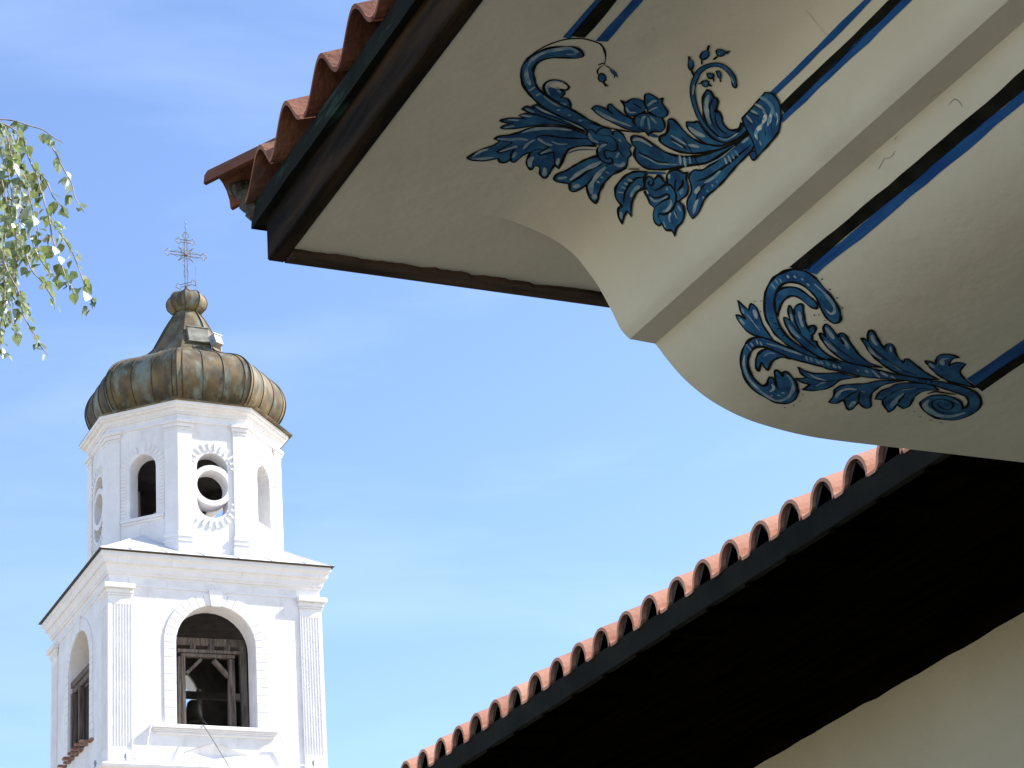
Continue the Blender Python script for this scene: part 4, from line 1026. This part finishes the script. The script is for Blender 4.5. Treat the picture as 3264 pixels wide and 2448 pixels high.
hb.box(-.30, .26, -.06, .12, 0, .52, 0, X); hb.box(-.33, .29, -.085, -.04, .50, .54, 0, X); hb.box(-.33, .29, -.085, -.05, -.03, .01, 0, X)
bevel(hb.build('roof_hatch', M['patina'], tower), .01)
DX += .07
# wrought iron cross
cr_ = MB(); cz = 27.46; cyy = OY
def bar(p, q, wd=.042, end=.10):
    """double-rail bar with trefoil ends, in the XZ plane through the cross centre"""
    p, q = Vector(p), Vector(q); d = (q-p).normalized(); n = Vector((-d.y, d.x))
    o = []
    def endshape(e, d, n):
        return [e-d*.13+n*wd, e-d*.10+n*wd*1.3, e-d*.085+n*end*.95, e-d*.05+n*end, e-d*.035+n*end*.62, e-d*.0+n*end*.36, e+d*.02, e-d*.0-n*end*.36, e-d*.035-n*end*.62, e-d*.05-n*end, e-d*.085-n*end*.95, e-d*.10-n*wd*1.3, e-d*.13-n*wd]
    o = endshape(q, d, n)+endshape(p, -d, -n)
    cr_.tube([(DX+v.x, cyy, cz+v.y) for v in o], .0125, 5, closed=True)
bar((-.55, 0), (.55, 0)); bar((-.25, .385), (.25, .385), .036, .085); bar((-.26, -.98), (.26, -.78), .036, .085)
for sg in (-1, 1): cr_.tube([(DX+sg*.033, cyy, cz-1.02), (DX+sg*.033, cyy, cz+.50), (DX+sg*.085, cyy, cz+.53), (DX+sg*.08, cyy, cz+.58), (DX+sg*.05, cyy, cz+.60), (DX+sg*.02, cyy, cz+.66)], .013, 5)
cr_.tube([(DX, cyy, cz+.4), (DX, cyy, cz+.98)], .009, 5); cr_.tube([(DX, cyy, cz+.80), (DX, cyy, cz+.83)], .02, 6); cr_.tube([(DX, cyy, cz+.94), (DX, cyy, cz+.97)], .018, 6)
for t, ln in ((PI/4, .30), (3*PI/4, .30), (5*PI/4, .30), (7*PI/4, .30)):
    d = Vector((math.cos(t), math.sin(t))); n = Vector((-d.y, d.x))
    for sg in (-1, 1):
        a, b = d*.02+n*sg*.035, d*ln
        cr_.tube([(DX+a.x, cyy, cz+a.y), (DX+b.x, cyy, cz+b.y)], .010, 4)
cr_.tube([(DX, cyy-.05, cz), (DX, cyy+.05, cz)], .05, 8)
def scroll(ox, oz, sx, sz, sc=1, vert=False):
    pts = []
    for k in range(15):
        t = k/14; r = .045*(1-.75*t); an = t*PI*2.2
        pts.append((r*math.cos(an)-.02, r*math.sin(an)))
    pts = [(.26, -.02), (.19, .02), (.10, .055), (.05, .055)]+pts
    P3 = []
    for u, v in pts:
        u, v = u*sc, v*sc
        if vert: u, v = v, u
        P3.append((DX+ox+sx*u, cyy, cz+oz+sz*v))
    cr_.tube(P3, .0055, 4)
for sx in (-1, 1):
    for sz in (-1, 1):
        scroll(sx*.14, sz*.035, sx, sz, 1.0)
        scroll(sx*.035, sz*.14, sx, sz, .9 if sz > 0 else 1.1, True)
    scroll(sx*.035, -.50, sx, -1, .8, True)
cr_.build('cross', M['iron'], tower)
# lightning wire from the cross down over the bulb
wr = MB(); wr.tube([(DX+.24, cyy, cz-.26), (DX+.27, cyy, cz-.45), (DX+.26, cyy, cz-.62), (DX+.235, cyy, cz-.78), (DX+.30, cyy-.05, cz-1.02), (DX+.36, cyy-.1, cz-1.2)], .006, 4)
tag(wr.build('wire', M['rope'], loc=(DX, OY, 26.3)), 'thin lightning wire hanging from the dome cross to the copper bulb', 'wire')
# spotlight on the dome
sp = empty('spotlight', (DX+.42, OY-1.0, 24.20), 'small grey box spotlight standing on the copper dome beside the hatch', 'spotlight')
X = Matrix.Translation((DX+.40, OY-1.12, 24.50)) @ Matrix.Rotation(math.radians(25), 4, 'Z') @ Matrix.Rotation(math.radians(-20), 4, 'X')
hs = MB(); hs.box(-.13, .13, -.10, .10, -.15, .13, 0, X); bevel(hs.build('housing', M['lamp'], sp), .012)
hs = MB(); hs.box(-.15, .15, -.13, .12, .131, .15, 0, X); hs.build('visor', M['limeplain'], sp)
hs = MB()
for sg in (-1, 1):
    hs = MB(); hs.tube([X @ Vector((sg*.14, 0, 0)), (DX+.40+sg*.13, OY-1.15, 24.1)], .012, 5); hs.build('bracket', M['iron'], sp)
# timber bell frame and bell
fr = [None]
FY = TY-1.9
def beam(x0, z0, x1, z1, wd, y=FY, th=.13, name='post'):
    b = MB(); d = Vector((x1-x0, z1-z0)); l_ = d.length; d.normalize(); n = Vector((-d.y, d.x))*wd/2
    p = [(x0+n.x, z0+n.y), (x0-n.x, z0-n.y), (x1-n.x, z1-n.y), (x1+n.x, z1+n.y)]
    b.prism([(TX+u, v) for u, v in p], -(y+th), -y, 0, Matrix.Rotation(PI/2, 4, 'X'))
    o = bevel(b.build(name, M['oldwood'], fr[0] or tower), .008)
    if not fr[0]: o.name = 'bell_frame'; ORG[o.name] = ORG[tower.name]; fr[0] = o
    return o
beam(-.76, 16.03, .74, 16.06, .075, FY-.05, name='lintel')
beam(-.72, 13.86, -.70, 15.9, .09); beam(-.61, 13.86, -.62, 15.9, .09, FY-.03)
beam(.60, 13.86, .58, 15.9, .10); beam(.49, 13.86, .53, 15.9, .08, FY-.03)
beam(-.66, 15.94, .64, 15.96, .08, FY-.02, name='lintel')
beam(-.17, 15.87, -.53, 15.50, .075, name='brace'); beam(.13, 15.87, .50, 15.48, .085, name='brace')
beam(-.98, 16.30, .95, 16.34, .19, FY+.12, .2, name='cross_beam')
for x in (-.35, .1, .5): beam(x, 16.05, x, 16.28, .14, FY+.1, name='strut')
for x in (-.72, .60): beam(x, 13.86, x, 15.95, .11, FY+2.6, name='post')
beam(.90, 13.9, .86, 16.25, .16, FY+.05, name='post')
bell = empty('bell', (TX+.15, TY-.2, 15.0), 'dark bronze church bell hanging in the shadowed belfry', 'bell')
bm_ = MB(); BPf = [(.0, .62), (.10, .61), (.15, .56), (.17, .45), (.19, .30), (.22, .18), (.28, .07), (.34, .0), (.30, .0), (.2, .14)]
bm_.loft([[(TX+.15+r*math.cos(2*PI*k/20), TY-.2+r*math.sin(2*PI*k/20), 14.75+z) for k in range(20)] for r, z in BPf], caps=False)
bm_.build('bell_body', M['bronze'], bell, smooth=True)
bm_ = MB(); bm_.box(TX-1.2, TX+1.5, TY-.27, TY-.13, 15.42, 15.58); bm_.build('headstock', M['shade_and_board'], bell)  # headstock colour darkened to put it in the chamber's shade
bm_ = MB(); bm_.tube([(TX+.15, TY-.2, 15.3), (TX+.15, TY-.2, 14.75), (TX+.15, TY-.2, 14.62)], [.012, .012, .04], 8); bm_.build('clapper', M['bronze'], bell)
# dark timber screen in the left face's arch
for nm, bx in (('screen_lintel', (-.93, .87, .03, .17, 15.84, 15.99)), ('screen_lintel', (-.93, .87, .07, .19, 15.70, 15.835)), ('screen_board', (-.93, .86, .20, .23, 13.88, 15.7)), ('screen_post', (-.93, -.80, .03, .17, 13.88, 15.7)), ('screen_post', (-.35, -.24, .06, .19, 13.88, 15.7)), ('screen_post', (.74, .865, .03, .17, 13.88, 15.7))):
    b = MB(); b.box(bx[0], bx[1], bx[2], bx[3], bx[4], bx[5], 0, side(-PI/2, W)); bevel(b.build(nm, M['oldwood'] if nm != 'screen_board' else M['shade_and_board'], tower), .008)
# ropes and cables on the front
rb = MB(); rb.tube([(TX-.42, TY-2.69, 14.06), (TX-.30, TY-2.80, 13.8), (TX+.05, TY-2.95, 13.1), (TX+.8, TY-3.3, 11.5), (TX+3.5, TY-4.6, 5.5), (TX+6, TY-6, -1.5)], .011, 5)
tag(rb.build('bell_rope', M['rope'], loc=(TX, TY-2.7, 14)), 'thin bell rope running down and right from the middle of the front sill', 'rope')
def wallcable(pts, lab):
    c = MB(); c.tube([(TX+x, TY-W-d, z) for x, z, d in pts], .013, 5)
    tag(c.build('cable', M['limeplain'], loc=(TX+pts[0][0], TY-W-.05, pts[0][1])), lab, 'cable', 'cables sagging below the belfry sill')
wallcable([(-1.60, 14.06, .14), (-1.66, 13.9, .15), (-1.70, 13.6, .09), (-1.67, 13.42, .07), (-1.73, 13.27, .05), (-1.85, 13.23, .04), (-2.0, 13.26, .05), (-2.14, 13.22, .05)], 'white painted cable drooping from the left end of the front sill')
wallcable([(1.42, 13.88, .12), (1.50, 13.72, .07), (1.52, 13.5, .05), (1.55, 13.28, .04), (1.70, 13.25, .05), (1.95, 13.24, .06), (2.1, 13.2, .07)], 'white painted cable drooping from the right end of the front sill')
def insulator(x, y, z, lab):
    c = MB(); c.tube([(x, y, z-.07), (x, y, z-.03), (x, y, z-.02), (x, y, z+.02), (x, y, z+.03), (x, y, z+.06)], [.02, .02, .035, .035, .02, .028], 8); c.tube([(x, y, z-.07), (x, y+.12, z-.09)], .01, 5)
    tag(c.build('insulator', M['lamp'], loc=(x, y, z)), lab, 'insulator', 'small insulators on the tower ledge')
insulator(TX-2.22, TY-2.70, 13.24, 'small grey insulator on the ledge under the left fluted front pilaster')
insulator(TX+2.2, TY-2.70, 13.27, 'small grey insulator on the ledge under the right fluted front pilaster')
insulator(TX-2.72, TY-2.0, 13.25, 'small grey insulator on the shaded left face near the corner')

TWIGS = """
1.940,9.00,5.434;1.970,9.00,5.453;2.041,9.00,5.457;2.112,9.00,5.443;2.168,9.00,5.434;2.224,9.00,5.399;2.256,9.00,5.386;2.265,9.00,5.379
1.960,8.95,5.405;2.007,8.95,5.391;2.046,8.95,5.362;2.070,8.95,5.322;2.091,8.95,5.254;2.111,8.95,5.204;2.131,8.95,5.163;2.148,8.95,5.095;2.168,8.95,5.028;2.188,8.95,4.961;2.216,8.95,4.914;2.240,8.95,4.882;2.271,8.95,4.835;2.295,8.95,4.795;2.319,8.95,4.739;2.342,8.95,4.673;2.358,8.95,4.624;2.382,8.95,4.568;2.393,8.95,4.518
2.205,9.05,5.401;2.237,9.05,5.361;2.261,9.05,5.311;2.286,9.05,5.261;2.318,9.05,5.203;2.334,9.05,5.134;2.359,9.05,5.093;2.379,9.05,5.061
2.155,9.10,5.284;2.187,9.10,5.253;2.219,9.10,5.213;2.244,9.10,5.146;2.276,9.10,5.115;2.300,9.10,5.074
1.996,8.90,5.325;2.020,8.90,5.268;2.037,8.90,5.182;2.035,8.90,5.103;2.051,8.90,5.044;2.064,8.90,4.959;2.077,8.90,4.884;2.097,8.90,4.809;2.125,8.90,4.737;2.152,8.90,4.690;2.183,8.90,4.652;2.214,8.90,4.622
2.164,8.85,4.906;2.184,8.85,4.789;2.212,8.85,4.716;2.232,8.85,4.643;2.263,8.85,4.563;2.286,8.85,4.532
2.105,9.10,4.903;2.146,9.10,4.761;2.194,9.10,4.707;2.225,9.10,4.660;2.257,9.10,4.604;2.257,9.10,4.570
1.939,8.80,4.710;1.955,8.80,4.628;1.987,8.80,4.550;2.025,8.80,4.480;2.041,8.80,4.392;2.064,8.80,4.338;2.102,8.80,4.277;2.125,8.80,4.231;2.159,8.80,4.195
1.991,9.20,5.547;2.015,9.20,5.524;2.049,9.20,5.420;2.059,9.20,5.285;2.077,9.20,5.180;2.071,9.20,5.072;2.050,9.20,4.962;2.060,9.20,4.841;2.070,9.20,4.721;2.080,9.20,4.601;2.093,9.20,4.518;2.105,9.20,4.468
1.905,8.90,5.274;1.907,8.90,5.186;1.954,8.90,5.107;1.987,8.90,4.973;2.020,8.90,4.858;2.037,8.90,4.732;2.024,8.90,4.603;2.041,8.90,4.505;2.079,8.90,4.452
1.932,9.00,5.069;1.958,9.00,4.899;1.983,9.00,4.817;2.001,9.00,4.691;2.010,9.00,4.582;2.004,9.00,4.481;1.991,9.00,4.395;1.992,9.00,4.271
2.004,9.30,5.615;2.022,9.30,5.553;2.057,9.30,5.403;2.051,9.30,5.265;2.070,9.30,5.141;2.057,9.30,4.978;2.052,9.30,4.845;2.062,9.30,4.715;2.056,9.30,4.593
1.950,8.80,5.297;1.984,8.80,5.145;2.046,8.80,5.051;2.063,8.80,4.967;2.087,8.80,4.868;2.111,8.80,4.770;2.101,8.80,4.683
1.949,9.10,5.303;1.976,9.10,5.147;1.994,9.10,5.008;1.974,9.10,4.866;1.993,9.10,4.696;1.989,9.10,4.525;2.000,9.10,4.359;1.996,9.10,4.151
2.115,9.25,5.542;2.108,9.25,5.449;2.135,9.25,5.325;2.120,9.25,5.214;2.130,9.25,5.107;2.108,9.25,4.979;2.087,9.25,4.870;2.096,9.25,4.783

"""
# ------------------------------------------------------------------ weeping birch at the left
birch = empty('birch_tree', (-.6, 10.5, -1.6), 'weeping birch with small glossy leaves on hanging twigs against the sky', 'tree')
rr = random.Random(21)
tb = MB(); tb.tube([(-.6, 10.5, -1.65), (-.55, 10.5, 0), (-.5, 10.45, 2), (-.35, 10.4, 4), (-.2, 10.3, 6), (-.1, 10.2, 8), (0, 10.2, 10)], [.22, .18, .16, .13, .10, .07, .03], 12)
tb.build('trunk', M['bark'], birch, smooth=True)
TW = []
for l in TWIGS.strip().split('\n'): TW.append([Vector(tuple(map(float, p.split(',')))) for p in l.split(';')])
tg = MB()
mainb = [[(-.2, 10.3, 6.0), (.5, 10.0, 6.5), (1.2, 9.5, 6.3), (1.7, 9.15, 5.8), (1.94, 9.0, 5.43)], [(-.3, 10.35, 5.2), (.5, 9.9, 5.9), (1.2, 9.3, 6.0), (1.7, 9.0, 5.7), (1.93, 8.95, 5.42)], [(-.25, 10.3, 5.6), (.6, 10.0, 6.3), (1.3, 9.4, 6.2), (1.75, 9.2, 5.8), (1.99, 9.2, 5.55)], [(-.3, 10.3, 4.8), (.5, 9.9, 5.6), (1.2, 9.3, 5.8), (1.6, 9.0, 5.5), (1.9, 8.9, 5.27)]]
for b in mainb: tg.tube([tuple(p) for p in spline3(b, 4)], [max(.006, .035*(1-i/17)) for i in range(17)][:len(spline3(b, 4))], 6)
for t in TW:
    s = spline3(t, 3); tg.tube(s, [.0030*(1-.7*i/len(s))+.0008 for i in range(len(s))], 5)
# extra twigs filling the crown outside the frame
extra = []
for k in range(46):
    x0 = rr.uniform(.2, 1.86); y0 = rr.uniform(8.7, 10.2); z0 = 6.2-.35*abs(x0-1)+rr.uniform(-.3, .3); ln = rr.uniform(.9, 2.0); p = [Vector((x0, y0, z0))]
    if x0/y0 > .205: continue
    for j in range(8): p.append(p[-1]+Vector((rr.uniform(-.03, .05), rr.uniform(-.03, .03), -ln/8)))
    extra.append(p); tg.tube(spline3(p, 2), .002, 4)
tg.build('twigs', M['twig'], birch)
LV = MB(); CK = MB()
def leaf(p, size, d, nrm, curl):
    d = d.normalized(); s_ = d.cross(nrm).normalized(); n_ = s_.cross(d).normalized()
    O = [(0, 0), (.10, .20), (.22, .36), (.34, .42), (.40, .37), (.52, .36), (.56, .30), (.68, .25), (.74, .17), (.88, .09), (1, 0)]
    fold = rr.uniform(.05, .3)
    vs = []
    for u, v in O:
        c = p+d*u*size; bend = -n_*(u*u)*size*curl; vs.append(c+bend)
        if 0 < u < 1:
            vs.append(c+bend+s_*v*size+n_*fold*v*size); vs.append(c+bend-s_*v*size+n_*fold*v*size)
    fs = []; idx = [0]+[1+3*i for i in range(len(O)-2)]+[len(vs)-1]
    for i in range(len(O)-1):
        a, b = idx[i], idx[i+1]
        if i == 0: fs += [(a, b, b+1), (a, b+2, b)]
        elif i == len(O)-2: fs += [(a, b, a+1), (a, a+2, b)]
        else: fs += [(a, b, b+1, a+1), (a, a+2, b+2, b)]
    LV.add(vs, fs, 1 if rr.random() < .13 else 0)  # randomly chosen pale leaves stand in for sun glints
CKS = []
def dress(t, dens, smin=.038, smax=.064, cat=True):
    acc = 0; step = .05/dens
    for a, b in zip(t, t[1:]):
        l_ = (b-a).length; q = acc
        while q < l_:
            p = a.lerp(b, q/l_); th = rr.uniform(0, 2*PI); out = Vector((math.cos(th), math.sin(th), 0))
            pet = p+out*rr.uniform(.008, .02)+Vector((0, 0, -.008))
            d = Vector((math.cos(th)*.55, math.sin(th)*.55, -1+rr.uniform(-.3, .7)))
            nm = Vector((math.cos(th), math.sin(th), .5))+Vector((rr.uniform(-.8, .8), rr.uniform(-.8, .8), rr.uniform(-.6, .6)))
            if abs(d.normalized().dot(nm.normalized())) < .95: leaf(pet, rr.uniform(smin, smax), d, nm, rr.uniform(-.1, .35))
            if rr.random() < .09 and len(CKS) < 96 and cat:
                c = [pet+Vector((0, 0, -.004)), pet+Vector((rr.uniform(-.01, .01), rr.uniform(-.01, .01), -.018)), pet+Vector((rr.uniform(-.014, .014), rr.uniform(-.01, .01), -.036))]
                CKS.append(c)
            q += step*rr.uniform(.6, 1.5)
        acc = q-l_
DEN = [2.2, 2.5, 1.9, 2.0, 3.2, 2.2, 2.2, 2.4, 3.2, 3.2, 3.2, 3.2, 3.3, 2.8, 3.3]
for t, dn in zip(TW, DEN): dress(t, dn)
for t in extra: dress(t, .9, cat=False)
LV.build('leaves', [M['leaf'], M['leafglint']], birch)
for c in CKS:
    CK = MB(); CK.tube(c, [.0028, .0036, .0016], 6); CK.build('catkin', M['catkin'], birch, smooth=True)
